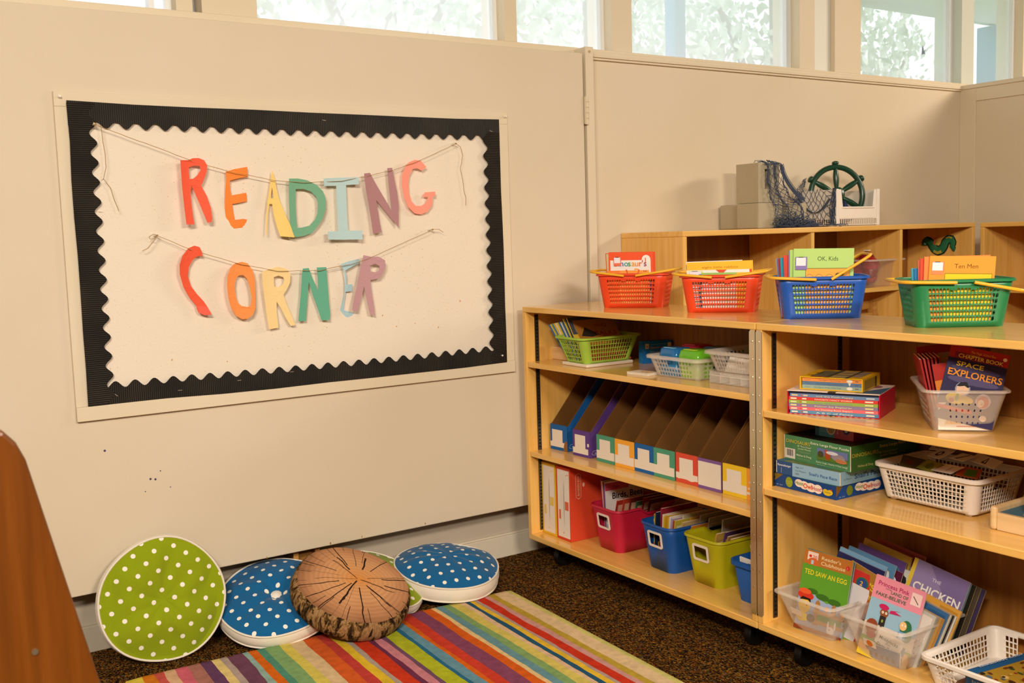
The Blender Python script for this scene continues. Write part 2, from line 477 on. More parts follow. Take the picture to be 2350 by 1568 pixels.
# ---------------------------------------------------------------- windows
b = MB()
SILL = 1.892; TOP = 2.56
b.box(-2.6, 7, 3.17, 3.34, 1.858, SILL, TRIM); b.box(-2.6, 7, 3.14, 3.2, 1.856, 1.866, TRIM)
struct('trim_4', b, bevel=.002)
struct('wall_window_header', MB().box(-2.6, 7, 3.17, 3.34, TOP, 2.7, TRIM))
posts = [(-.5, -.3), (.935, .985), (1.012, 1.185), (2.104, 2.158), (2.6, 2.70), (3.66, 3.76), (3.895, 4.078), (4.86, 4.965), (5.41, 5.6), (6.4, 6.6)]
for i, (x0, x1) in enumerate(posts):
    struct('trim_%d' % (5 + i), MB().box(x0, x1, 3.175, 3.33, SILL, TOP, TRIM if i not in (7,) else pm('cfd3c6', .5)), bevel=.002)
struct('trim_20', MB().box(3.765, 3.893, 3.2, 3.3, SILL, TOP, pm('dcdccf', .5)))
def glassmat():
    m, nt, b = newmat('veiled_window_glass'); nt.nodes.remove(b)  # translucent veil mixed in to imitate glare and haze washing out the trees
    out = nt.nodes['Material Output']
    tr = N(nt, 'ShaderNodeBsdfTransparent'); tl = N(nt, 'ShaderNodeBsdfTranslucent'); tl.inputs[0].default_value = (.93, .92, .92, 1)
    gl = N(nt, 'ShaderNodeBsdfGlossy'); gl.inputs['Roughness'].default_value = .05
    m1 = N(nt, 'ShaderNodeMixShader'); m2 = N(nt, 'ShaderNodeMixShader')
    m1.inputs[0].default_value = .42; m2.inputs[0].default_value = 0
    nt.links.new(tr.outputs[0], m1.inputs[1]); nt.links.new(tl.outputs[0], m1.inputs[2])
    nt.links.new(m1.outputs[0], m2.inputs[1]); nt.links.new(gl.outputs[0], m2.inputs[2]); nt.links.new(m2.outputs[0], out.inputs[0])
    return m
GL = glassmat()
panes = [(-2.6, -.5), (-.3, .935), (.985, 1.012), (1.185, 2.104), (2.158, 2.6), (2.70, 3.66), (4.078, 4.86), (4.965, 5.41), (5.6, 6.4)]
for i, (x0, x1) in enumerate(panes):
    fr = MB()
    f = .016
    if x1 - x0 > .1:
        fr.box(x0, x1, 3.225, 3.26, SILL, SILL + .008, WHITEF); fr.box(x0, x1, 3.225, 3.26, TOP - f, TOP, WHITEF)
        fr.box(x0, x0 + .006, 3.225, 3.26, SILL, TOP, WHITEF); fr.box(x1 - (.028 if i in (5, 6) else .018), x1, 3.225, 3.26, SILL, TOP, WHITEF)
    w = thing('window_%d' % (i + 1), None, None, (0, 0, 0)); w['kind'] = 'structure'
    if fr.v: obj('window_frame', fr, w)
    obj('window_pane', MB().box(x0, x1, 3.245, 3.249, SILL, TOP, GL), w)
b = MB(); b.box(.862, .878, 3.2, 3.24, SILL, TOP, WHITEF)
struct('trim_21', b)

# ---------------------------------------------------------------- outside
struct('ground_outside', MB().box(-30, 60, 3.4, 60, -.3, -.2, pm('8fa07c', .9)))
b = MB(); b.box(3.3, 12, 3.34, 4.6, 2.70, 2.9, pm('dfe2da', .8)); b.box(3.3, 12, 4.56, 4.62, 2.655, 2.9, pm('cfd6d2', .8))
tag(obj('roof_eave', b), 'pale roof overhang seen outside through the windows on the right', 'eave')
def bpost(label, x, y, w, br):
    t = thing('porch_post', label, 'post', (x, y, -.2), group=None)
    obj('post_shaft', MB().box(-w / 2, w / 2, -w / 2, w / 2, 0, 2.84, pm('2a86ba', .6)), t, bevel=.004)
    if br: obj('bracket', MB().box(w / 2, w / 2 + .07, -w / 2, w / 2, 2.73, 2.84, pm('2f70a4', .6)), t)
bpost('light blue porch post outside the middle window', 4.24, 4.6, .085, False)
bpost('blue porch post with a bracket outside the rightmost window', 7.42, 4.6, .15, True)
def leafmat(c):
    m, nt, b = newmat('leaf_' + c)
    b.inputs['Base Color'].default_value = lin(c); b.inputs['Roughness'].default_value = .7
    return m
LEAF = [leafmat(c) for c in ('ccd4c0', 'd8dece', 'bcc8b2')]
def tree(label, x, y, zc, rx, rz_, n, seed, fill=1.0):
    R_ = random.Random(seed)
    t = thing('tree', label, 'tree', (x, y, -.2), group='trees outside the windows')
    b = MB()
    for k in range(n):
        while True:
            p = Vector((R_.uniform(-1, 1), R_.uniform(-1, 1), R_.uniform(-1, 1)))
            if p.length < 1: break
        nz = noise.noise(p * 3 + Vector((seed, 0, 0)))
        if nz < -.05 / fill: continue
        c = Vector((p.x * rx, p.y * rx * .5, zc + .2 + p.z * rz_))
        s = R_.uniform(.05, .12)
        e = Euler((R_.uniform(0, 6), R_.uniform(0, 6), R_.uniform(0, 6))).to_matrix()
        q = [c + e @ Vector(v) * s for v in ((-1, 0, 0), (0, -.55, .1), (1, 0, 0), (0, .55, .1))]
        b.add(q, [(0, 1, 2, 3)], LEAF[k % 3])
    tag(obj('foliage', b, t), kind='stuff')
    b = MB(); b.tube([(0, 0, 0), (.1, 0, zc * .5), (0, 0, zc + rz_ * .3)], .16, pm('8a7c68', .9), 8, rad_fn=lambda u: 1 - .6 * u)
    for s_ in (-1, 1): b.tube([(0, 0, zc * .6), (s_ * rx * .3, 0, zc), (s_ * rx * .6, 0, zc + rz_ * .4)], .07, pm('8a7c68', .9), 6, rad_fn=lambda u: 1 - .6 * u)
    obj('trunk', b, t)
tree('pale green leafy tree outside the wide window above the board', 5.4, 10.5, 4.2, 2.6, 2.7, 7000, 3)
tree('pale green tree outside the windows left of the hinge post', 10.75, 13.8, 5.1, 3.05, 3.6, 6800, 5)
tree('leafy tree outside behind the light blue porch post', 11.45, 10.4, 4.0, 2.6, 2.8, 6500, 8)
tree('sparser tree outside the window right of the broad cream post', 18.2, 14, 4.0, 2.0, 2.1, 2600, 11, .8)
b = MB(); b.add([(4.63, 3.243, 2.03), (4.648, 3.243, 2.035), (4.66, 3.243, 2.032), (4.655, 3.243, 2.045), (4.662, 3.243, 2.06), (4.65, 3.243, 2.05), (4.64, 3.243, 2.078), (4.633, 3.243, 2.06)], [tuple(range(8))], pm('6d7a92', .6))
tag(obj('window_sticker', b), 'small torn grey blue sticker on the pane right of the broad post', 'sticker')
# ---- outlines of the paper letters and the twine, metres on the board (x, z)
LET={
'R1':([(0.8858,1.442),(0.9118,1.4435),(0.9256,1.4491),(0.943,1.4501),(0.9582,1.4438),(0.9655,1.4297),(0.964,1.4124),(0.957,1.3931),(0.9515,1.3797),(0.9459,1.37),(0.9596,1.3392),(0.9681,1.3043),(0.9694,1.2733),(0.9667,1.2625),(0.9556,1.2611),(0.9468,1.2891),(0.9353,1.3239),(0.9236,1.3547),(0.9168,1.3692),(0.9126,1.3509),(0.9125,1.3126),(0.9164,1.2568),(0.8906,1.2569),(0.8884,1.3128),(0.8862,1.3699)],[(0.9116,1.4215),(0.9281,1.4281),(0.9454,1.4268),(0.9466,1.4142),(0.936,1.3988),(0.9238,1.3899),(0.9122,1.3883),(0.9109,1.4043)]),
'E1':([(1.024,1.411),(1.0498,1.4191),(1.0908,1.4262),(1.0911,1.3959),(1.0644,1.393),(1.0345,1.385),(1.0344,1.3624),(1.0371,1.3409),(1.0842,1.3486),(1.0864,1.3229),(1.0396,1.3146),(1.0423,1.2918),(1.0469,1.2673),(1.0735,1.2697),(1.104,1.264),(1.107,1.2433),(1.072,1.2432),(1.0433,1.2406),(1.0237,1.2363),(1.0208,1.2686),(1.0189,1.3038),(1.0204,1.3507),(1.024,1.3896)],None),
'A':([(1.1689,1.4163),(1.1759,1.3904),(1.1794,1.3624),(1.1852,1.3303),(1.1998,1.2858),(1.2127,1.2492),(1.2214,1.2116),(1.1809,1.2155),(1.1739,1.2419),(1.1656,1.2823),(1.1632,1.3144),(1.1539,1.3145),(1.1469,1.2865),(1.1422,1.2546),(1.1382,1.2218),(1.135,1.2234),(1.1393,1.2626),(1.1432,1.2946),(1.1477,1.3225),(1.1547,1.3504),(1.1607,1.3823)],[(1.1661,1.3664),(1.1693,1.3324),(1.1591,1.3316),(1.1623,1.3504)]),
'D':([(1.2176,1.3914),(1.2485,1.392),(1.2787,1.3868),(1.3086,1.3727),(1.3275,1.3522),(1.3348,1.3295),(1.3326,1.2965),(1.323,1.2677),(1.3062,1.2433),(1.2874,1.2231),(1.2606,1.2143),(1.2344,1.2113),(1.2227,1.2124),(1.2161,1.2329),(1.2132,1.2573),(1.2142,1.3301)],[(1.239,1.3592),(1.2642,1.3604),(1.2899,1.3522),(1.3066,1.3337),(1.3099,1.3132),(1.3075,1.2844),(1.2985,1.264),(1.2799,1.2458),(1.2533,1.2402),(1.2381,1.2397),(1.2366,1.2691),(1.2367,1.3178)]),
'I':([(1.331,1.3924),(1.3904,1.3956),(1.4522,1.3968),(1.4516,1.3742),(1.4096,1.372),(1.4088,1.3291),(1.4083,1.2831),(1.4082,1.227),(1.4535,1.2268),(1.453,1.198),(1.3893,1.1985),(1.3343,1.2004),(1.3347,1.2261),(1.3726,1.2265),(1.3746,1.2836),(1.3743,1.3293),(1.3754,1.3695),(1.3315,1.3686)],None),
'N1':([(1.4714,1.4087),(1.4949,1.4114),(1.5188,1.3709),(1.5453,1.3284),(1.5665,1.2897),(1.5645,1.3283),(1.5612,1.3795),(1.5586,1.4272),(1.575,1.4282),(1.5818,1.3882),(1.5887,1.3496),(1.5915,1.3066),(1.5877,1.2355),(1.557,1.2726),(1.5142,1.3243),(1.5192,1.2817),(1.5233,1.2475),(1.5286,1.2196),(1.4952,1.2152),(1.4908,1.2608),(1.4851,1.3075),(1.4759,1.3582)],None),
'G':([(1.638,1.4466),(1.6631,1.4555),(1.6853,1.4528),(1.7043,1.4323),(1.6888,1.4199),(1.6693,1.4284),(1.6543,1.4252),(1.6411,1.4057),(1.6359,1.3798),(1.6383,1.3452),(1.647,1.3191),(1.6636,1.3038),(1.6835,1.3036),(1.7016,1.3144),(1.7084,1.3328),(1.6899,1.3337),(1.6971,1.3485),(1.7335,1.3515),(1.7334,1.3362),(1.7252,1.3353),(1.7214,1.3055),(1.7052,1.2837),(1.6823,1.2752),(1.6575,1.279),(1.6337,1.2997),(1.6171,1.3323),(1.6101,1.3711),(1.6117,1.4055),(1.6225,1.4292)],None),
'C':([(0.8967,1.1872),(0.9158,1.1941),(0.9301,1.1891),(0.9355,1.1756),(0.9368,1.1622),(0.9243,1.1635),(0.9092,1.1537),(0.8954,1.1314),(0.8916,1.1047),(0.8982,1.0774),(0.9154,1.0514),(0.9329,1.0295),(0.9424,1.0121),(0.9524,0.9895),(0.9345,0.9874),(0.9182,0.9948),(0.9126,1.0056),(0.9112,1.0174),(0.8919,1.0423),(0.8753,1.0744),(0.8654,1.1121),(0.8663,1.1409),(0.8769,1.1652)],None),
'O':([(1.0311,1.1364),(1.0554,1.141),(1.0726,1.1356),(1.0855,1.115),(1.0904,1.0847),(1.089,1.0374),(1.0868,0.9987),(1.0776,0.9777),(1.0629,0.968),(1.0453,0.9679),(1.0263,0.9803),(1.0125,1.0034),(1.0047,1.0337),(1.0023,1.072),(1.0062,1.1015),(1.0174,1.1242)],[(1.0342,1.0917),(1.0443,1.1006),(1.0574,1.1012),(1.0678,1.0901),(1.0751,1.064),(1.0782,1.0337),(1.0749,1.0081),(1.0649,1.0036),(1.0476,1.0076),(1.0351,1.0191),(1.0299,1.0408),(1.0294,1.0706)]),
'R2':([(1.1141,1.1094),(1.1382,1.1148),(1.1703,1.1217),(1.1951,1.1146),(1.2079,1.0965),(1.205,1.0704),(1.1937,1.049),(1.1828,1.0343),(1.1913,1.0053),(1.2055,0.9691),(1.2154,0.9375),(1.2013,0.935),(1.1866,0.9616),(1.1723,0.9933),(1.1597,1.0138),(1.1588,0.981),(1.162,0.9326),(1.13,0.9297),(1.1253,0.9658),(1.121,1.0096),(1.1152,1.0662)],[(1.1539,1.0894),(1.1687,1.094),(1.1845,1.0889),(1.1875,1.0778),(1.1808,1.065),(1.1667,1.0583),(1.1541,1.0607)]),
'N2':([(1.2492,1.1123),(1.2694,1.1132),(1.2797,1.0844),(1.2986,1.0389),(1.2984,1.0791),(1.2964,1.1139),(1.327,1.1139),(1.329,1.0687),(1.3312,1.0192),(1.3335,0.9695),(1.3312,0.9449),(1.3057,0.9453),(1.2956,0.981),(1.2792,1.0311),(1.268,1.0694),(1.261,1.0188),(1.2525,0.9473),(1.2253,0.9487),(1.2325,0.9939),(1.2409,1.0465),(1.2447,1.0905)],None),
'E2':([(1.3812,1.1211),(1.4126,1.1303),(1.4486,1.1357),(1.4484,1.1198),(1.4216,1.1118),(1.3948,1.0994),(1.3987,1.0788),(1.3989,1.0539),(1.4202,1.0542),(1.4175,1.0316),(1.3952,1.0305),(1.3928,1.002),(1.3907,0.9712),(1.419,0.9616),(1.4521,0.942),(1.4433,0.9274),(1.413,0.9415),(1.384,0.9549),(1.3643,0.9553),(1.3773,0.9689),(1.3832,0.989),(1.3912,1.0203),(1.3941,1.0564),(1.393,1.0836),(1.3877,1.1042)],None),
'R3':([(1.4572,1.1472),(1.4831,1.1413),(1.5109,1.1403),(1.5308,1.1281),(1.5325,1.1095),(1.5237,1.0868),(1.5127,1.0712),(1.4972,1.0673),(1.4794,1.0659),(1.4818,1.0336),(1.4882,0.9871),(1.4914,0.949),(1.4739,0.9534),(1.4657,0.9931),(1.4557,1.0464),(1.4467,1.0171),(1.4268,0.968),(1.4056,0.973),(1.4164,1.0097),(1.4311,1.0545),(1.4436,1.1041)],[(1.4791,1.1117),(1.4971,1.1179),(1.512,1.1104),(1.5102,1.0943),(1.4983,1.0903),(1.4807,1.0933)]),
}
STR1=[
[(0.6571,1.5362),(0.8362,1.4731),(0.9212,1.4406)] ,
[(0.9651,1.4289),(1.0273,1.4118),(1.049,1.4062),(1.0893,1.401),(1.1672,1.3856),(1.263,1.3787),(1.2958,1.3804),(1.3921,1.3844),(1.4545,1.3951),(1.4826,1.3987),(1.4969,1.4038),(1.5736,1.4197),(1.6602,1.446),(1.6803,1.4536),(1.8199,1.5118)] ,
[(1.8199,1.5118),(1.8376,1.5003),(1.8443,1.4738),(1.8396,1.4471),(1.8335,1.427),(1.841,1.3937),(1.8446,1.3536),(1.8516,1.3312),(1.8493,1.3021)] ,
[(0.6548,1.5433),(0.6746,1.5317),(0.6765,1.4936),(0.6803,1.4538),(0.6805,1.4199),(0.6715,1.3875),(0.6661,1.3829),(0.6715,1.3875),(0.6885,1.3613),(0.698,1.324),(0.7068,1.2974)]
]
STR2=[
[(0.808,1.2265),(0.9046,1.1808)] ,
[(0.9353,1.1714),(1.0548,1.132),(1.0853,1.1261),(1.1627,1.1086),(1.2015,1.1069),(1.3069,1.1041),(1.3335,1.1096),(1.4046,1.1179),(1.4685,1.1322),(1.4932,1.1419),(1.7162,1.2238)] ,
[(1.7162,1.2238),(1.7391,1.2247),(1.7579,1.2139)] ,
[(0.808,1.2265),(0.7983,1.2308),(0.7851,1.223),(0.7874,1.2161),(0.7974,1.2175),(0.808,1.2265),(0.7991,1.2126),(0.7799,1.1909),(0.7628,1.1834)] ,
]
RB= [-1.2395,-1.187,-1.1567,-1.1278,-1.0976,-1.066,-1.0277,-0.9963,-0.9718,-0.9514,-0.9066,-0.8863,-0.8646,-0.839,-0.7972,-0.7662,-0.726,-0.6845,-0.6524,-0.6244,-0.6089,-0.5674,-0.5517,-0.526,-0.5118,-0.4649,-0.4535,-0.4209,-0.4068,-0.3729,-0.3249,-0.2954,-0.28,-0.2533,-0.2268,-0.1974,-0.1807,-0.164,-0.1459,-0.1347,-0.1056,-0.0848,-0.0613,-0.017,0.0133]
# ================================================================ notice board
def corrmat(axis):
    m, nt, b = newmat('black_corrugated_card_' + axis)
    sc = (1, 1, 1)
    sep = N(nt, 'ShaderNodeSeparateXYZ'); tc = N(nt, 'ShaderNodeTexCoord'); nt.links.new(tc.outputs['Object'], sep.inputs[0])
    c = sep.outputs[0 if axis == 'x' else 2]
    s = math_(nt, 'SINE', math_(nt, 'MULTIPLY', c, 2 * pi / .0058))
    no = N(nt, 'ShaderNodeTexNoise'); no.inputs['Scale'].default_value = 9; no.inputs['Detail'].default_value = 6
    nt.links.new(vmap(nt, (1, 1, 1)), no.inputs['Vector'])
    r = ramp(nt, [(.0, '13110f'), (.6, '2a2621'), (.95, '4a4034')], math_(nt, 'MULTIPLY', math_(nt, 'ADD', math_(nt, 'MULTIPLY', s, .5), .5), math_(nt, 'ADD', no.outputs['Fac'], .25)))
    nt.links.new(r.outputs['Color'], b.inputs['Base Color']); b.inputs['Roughness'].default_value = .6
    b.inputs['Specular IOR Level'].default_value = .25
    bp = N(nt, 'ShaderNodeBump'); bp.inputs['Strength'].default_value = .6; bp.inputs['Distance'].default_value = .002
    nt.links.new(s, bp.inputs['Height']); nt.links.new(bp.outputs['Normal'], b.inputs['Normal'])
    return m
def boardmat():
    m, nt, b = newmat('speckled_cream_pinboard')
    v = N(nt, 'ShaderNodeTexVoronoi'); v.inputs['Scale'].default_value = 75; v.inputs['Randomness'].default_value = 1
    nt.links.new(vmap(nt, (1, 1, 1)), v.inputs['Vector'])
    no = N(nt, 'ShaderNodeTexNoise'); no.inputs['Scale'].default_value = 5; nt.links.new(vmap(nt, (1, 1, 1)), no.inputs['Vector'])
    f = math_(nt, 'LESS_THAN', v.outputs['Distance'], math_(nt, 'MULTIPLY', no.outputs['Fac'], .16))
    mx = N(nt, 'ShaderNodeMix'); mx.data_type = 'RGBA'; nt.links.new(f, mx.inputs['Factor'])
    mx.inputs[6].default_value = lin('e6dac8'); mx.inputs[7].default_value = lin('cfae80')
    nt.links.new(mx.outputs[2], b.inputs['Base Color']); b.inputs['Roughness'].default_value = .8
    n2 = N(nt, 'ShaderNodeTexNoise'); n2.inputs['Scale'].default_value = 140; n2.inputs['Detail'].default_value = 4
    nt.links.new(vmap(nt, (1, 1, 1)), n2.inputs['Vector'])
    bp = N(nt, 'ShaderNodeBump'); bp.inputs['Strength'].default_value = .35; bp.inputs['Distance'].default_value = .003
    nt.links.new(n2.outputs['Fac'], bp.inputs['Height']); nt.links.new(bp.outputs['Normal'], b.inputs['Normal'])
    return m
BD = thing('bulletin_board', 'large cream pinboard with a black scalloped border on the left wall panel', 'bulletin board', (1.30, 3.1, 1.17))
BX, BZ = 1.30, 1.17
def bp_(name, mb, **k): return obj(name, mb, BD, loc=(-BX, -3.1, -BZ), **k)
bp_('board_surface', MB().box(.59, 2.016, 3.0945, 3.1, .738, 1.598, boardmat()))
b = MB()
tz = .041
bp_('frame_strip', MB().box(.56, 2.047, 3.089, 3.1, 1.627 - tz, 1.627, TRIM), bevel=.0015)
bp_('frame_strip', MB().box(.56, 2.047, 3.085, 3.1, .708, .708 + tz, TRIM), bevel=.0015)
bp_('frame_strip', MB().box(.56, .56 + tz, 3.0895, 3.1, .708 + tz, 1.627 - tz, TRIM), bevel=.0015)
bp_('frame_strip', MB().box(2.047 - tz, 2.047, 3.0885, 3.1, .708 + tz, 1.627 - tz, TRIM), bevel=.0015)
def scallop(L, w, per, amp, seed, wob=.002):
    """strip along +x from 0..L, straight edge at z=0, wavy edge at z~w"""
    R_ = random.Random(seed); n = int(L / per * 12)
    top = [(L * i / n, w + amp * cos(2 * pi * (L * i / n) / per + seed)) for i in range(n + 1)]
    bot = [(L * i / 8, R_.uniform(-wob, wob)) for i in range(9)]
    return bot, top
def strip(bot, top, tf, m, name, dy=0):
    k = max(len(bot), len(top)); mb = MB()
    poly = [tf(*p) for p in bot] + [tf(*p) for p in reversed(top)]
    mb.prism(poly, .0022, m, M=Matrix.Translation((0, 3.0835 - dy, 0)))
    bp_(name, mb)
CX_, CZ_ = corrmat('x'), corrmat('z')
X0, X1, Z0, Z1 = .592, 2.008, .7456, 1.601
bo, to = scallop(X1 - X0 - .0, .062, .0545, .0095, 1); strip(bo, to, lambda a, b_: (X0 + a, Z1 - b_ - .004 * sin(a * 2)), CX_, 'border_top')
bo, to = scallop(X1 - X0 - .04, .056, .0545, .0095, 2); strip(bo, to, lambda a, b_: (X0 + .04 + a, Z0 + b_ + .004 * sin(a * 3 + 2)), CX_, 'border_bottom')
bo, to = scallop(Z1 - Z0 - .01, .063, .0545, .0098, 3); strip(bo, to, lambda a, b_: (X0 + b_, Z0 + .005 + a), CZ_, 'border_left', .0012)
bo, to = scallop(Z1 - Z0 - .045, .060, .0545, .0092, 4); strip(bo, to, lambda a, b_: (X1 - b_, Z0 + a), CZ_, 'border_right', .0012)
for i, (x, z, r_) in enumerate([(.668, .775, 40), (.85, .769, 0), (1.03, .78, 0), (1.35, 1.575, 5), (1.973, 1.56, 20), (1.985, 1.2, 10), (1.957, 1.12, 5), (.66, 1.3, 0), (1.2, .79, 0)]):
    m_ = MB().box(-.006, .006, 0, .0006, -.0006, .0006, pm('d8cdb8', .3, metal=.6), M=Matrix.Translation((x, 3.0827, z)) @ RY(rad(r_)))
    bp_('staple', m_)
for (x, z, c) in [(.575, 1.612, 'e8dfcf'), (2.034, 1.612, 'e8dfcf'), (1.987, .772, 'e8e4dc')]:
    m_ = MB(); m_.lathe([(.0001, .010), (.0032, .010), (.0022, .006), (.0022, .003), (.0045, .0015), (.0045, 0), (.0001, 0)], pm(c, .4), 12, M=Matrix.Translation((x, 3.086, z)) @ RX(rad(90)))
    bp_('push_pin', m_, smooth=40)
for (x, z, s, c) in [(.835, .86, .006, 'c79a5e'), (1.83, .975, .008, 'd9a27c'), (1.53, .945, .005, 'b98048'), (1.74, .89, .006, 'c79a5e'), (1.0, .84, .004, 'b98048'), (.66, .85, .003, 'a8743c'), (1.2, .87, .004, 'd0a878'), (1.58, .905, .005, 'c79a5e'), (1.33, .92, .004, 'caa070'), (1.65, .91, .004, 'b98048')]:
    m_ = MB(); m_.add([(x + s * .5 * cos(a), 3.0942, z + s * .5 * sin(a + .3)) for a in (0, 1.2, 2.3, 3.6, 5)], [(0, 1, 2, 3, 4)], pm(c, .8))
    bp_('torn_patch', m_)

# ---------------------------------------------------------------- paper letters on twine
LC = {'R1': ('red', 'ee6044', 'R', 'first letter of the upper word'), 'E1': ('orange', 'f58a3c', 'E', 'second letter of the upper word'),
      'A': ('pale yellow', 'f2d07c', 'A', 'half turned in the upper word'), 'D': ('green', '74ac8c', 'D', 'in the middle of the upper word'),
      'I': ('light blue', 'b4d0d2', 'I', 'in the upper word'), 'N1': ('purple', 'ac8084', 'N', 'in the upper word'), 'G': ('pink', 'fb9c88', 'G', 'last letter of the upper word'),
      'C': ('red', 'ea5c3e', 'C', 'folded, first letter of the lower word'), 'O': ('orange', 'f59450', 'O', 'second letter of the lower word'),
      'R2': ('pale yellow', 'f0d498', 'R', 'third letter of the lower word'), 'N2': ('green', '64ac90', 'N', 'in the middle of the lower word'),
      'E2': ('light blue', 'acced8', 'E', 'tucked behind the lower purple R'), 'R3': ('purple', 'be949a', 'R', 'last letter of the lower word')}
LROT = {'R1': (1, 2), 'E1': (-3, 3), 'A': (2, 3), 'D': (-1, 2), 'I': (0, 0), 'N1': (-1, 1), 'G': (-2, 4), 'C': (2, 5), 'O': (2, 3), 'R2': (1, 3), 'N2': (-1, 3), 'E2': (-2, 3), 'R3': (1, 3)}
def papermat(c):
    m, nt, b = newmat('craft_paper_' + c)
    b.inputs['Base Color'].default_value = lin(c); b.inputs['Roughness'].default_value = .75; b.inputs['Specular IOR Level'].default_value = .2
    return m
for k, (outl, hole) in LET.items():
    cname, hx, ch, where = LC[k]
    cx = sum(p[0] for p in outl) / len(outl); zt = max(p[1] for p in outl)
    mb = MB()
    f = lambda L: [(p[0] - cx, p[1] - zt) for p in L]
    ya, xa = LROT[k]
    mb.prism(f(outl), .0008, papermat(hx), holes=[f(hole)] if hole else ())
    if k == 'C':
        mb.prism([(.9113 - cx, 1.0170 - zt), (.9330 - cx, 1.0145 - zt), (.9424 - cx, 1.012 - zt), (.9524 - cx, .9895 - zt), (.9345 - cx, .9874 - zt), (.9182 - cx, .9948 - zt)], .0006, papermat('ee6452'), M=Matrix.Translation((0, -.0008, 0)))
    y = 3.072 if k not in ('R3',) else 3.066
    if k == 'A': y = 3.076
    o = obj('paper_letter', mb, M=Matrix.Translation((cx, y, zt)) @ RZ(rad(ya) * .55) @ RX(rad(xa)))
    # gentle curl of the paper
    me = o.data
    import bmesh
    bm = bmesh.new(); bm.from_mesh(me)
    bmesh.ops.subdivide_edges(bm, edges=[e for e in bm.edges if e.calc_length() > .03], cuts=3, use_grid_fill=False)
    sgn = {'R1': 1, 'E1': -1, 'A': 1, 'C': 1, 'O': 1, 'E2': -1}.get(k, .4)
    for v in bm.verts: v.co.y += sgn * (-5.5) * (v.co.x ** 2) - .35 * sgn * v.co.z ** 2
    bmesh.ops.triangulate(bm, faces=[f_ for f_ in bm.faces if len(f_.verts) > 4])
    bm.to_mesh(me); bm.free()
    tag(o, '%s paper letter %s, %s on the pinboard' % (cname, ch, where), 'letter', 'READING letters' if k in ('R1', 'E1', 'A', 'D', 'I', 'N1', 'G') else 'CORNER letters')
TW = pm('a9854e', .9, bump=.5, bscale=900)
def twine(label, runs, y):
    mb = MB()
    for L in runs:
        P = []
        for i in range(len(L) - 1):
            n = max(2, int(math.dist(L[i], L[i + 1]) / .012))
            for j in range(n):
                t = j / n; P.append((L[i][0] + (L[i + 1][0] - L[i][0]) * t, y, L[i][1] + (L[i + 1][1] - L[i][1]) * t))
        P.append((L[-1][0], y, L[-1][1]))
        P = [Vector(p) + Vector((noise.noise(Vector(p) * 40) * .001, 0, noise.noise(Vector(p) * 40 + Vector((9, 0, 0))) * .0012)) for p in P]
        mb.tube(P, .00085, TW, 6)
    for q in (runs[0][0], runs[1][-1]): mb.lathe([(.0001, -.003), (.003, -.002), (.003, .002), (.0001, .003)], TW, 8, M=Matrix.Translation((q[0], y, q[1])))
    tag(obj('twine', mb, smooth=60), label, 'string')
twine('brown twine strung across the top of the pinboard holding the upper word', STR1, 3.0665)
twine('brown twine on the lower half of the pinboard holding the lower word', STR2, 3.0655)
for i, (x, z, w_) in enumerate([(.657, 1.538, 'the upper left end of the top twine'), (1.820, 1.512, 'the right end of the top twine'), (.808, 1.227, 'the left end of the lower twine'), (1.716, 1.224, 'the right end of the lower twine')]):
    m_ = MB(); m_.lathe([(.0001, .028), (.0032, .028), (.0026, .024), (.002, .010), (.0045, .005), (.0045, 0), (.0001, 0)], pm('e9e2d2', .35), 12, M=Matrix.Translation((x, 3.0945, z)) @ RX(rad(90)))
    tag(obj('push_pin', m_, smooth=40), 'pale push pin at ' + w_, 'pin')

# ================================================================ shelf units
WX, WY, WZ = wood('x'), wood('y'), wood('z')
FX, HZ = 2.063, .942
WBK_SHADE = wood('z', '9a6424', '8c581e', 'a6702e', .6, 'back')  # darker wood tone on back panels stands in for shade inside the shelves
def pilaster(t, x, y, face, z0, z1):
    """slotted metal strip on a side panel; face=+1 looks to -y"""
    mb = MB(); m = pm('6d6452', .35, metal=.9); dk = pm('0b0a08', .8)
    mb.box(x - .008, x + .008, y - .003, y, z0, z1, m)
    n = int((z1 - z0) / .0125)
    for i in range(n):
        z = z0 + .006 + i * .0125
        mb.box(x - .004, x + .004, y - .0034, y - .003, z, z + .005, dk)
    obj('shelf_standard', mb, t)
def caster(t, x, y):
    """dark twin fork castor under the unit"""
    mb = MB(); dk = pm('0d0b0a', .5); zt = -.0
    mb.tube([(x, y - .012, -.060), (x, y + .012, -.060)], .033, dk, 24)
    c = obj('caster', mb, t, smooth=40, bevel=.002)
    mb = MB(); mt = pm('4a4234', .4, metal=.9)
    mb.box(x - .03, x + .03, y - .03, y + .03, -.006, 0, mt)
    for s in (-1, 1): mb.prism([(-.026, 0), (.026, 0), (.010, -.065), (-.010, -.065)], .002, mt, M=T(x, y + s * .019, -.003))
    mb.tube([(x, y - .026, -.057), (x, y + .026, -.057)], .005, mt, 8)
    obj('caster_fork', mb, c, bevel=.0005)
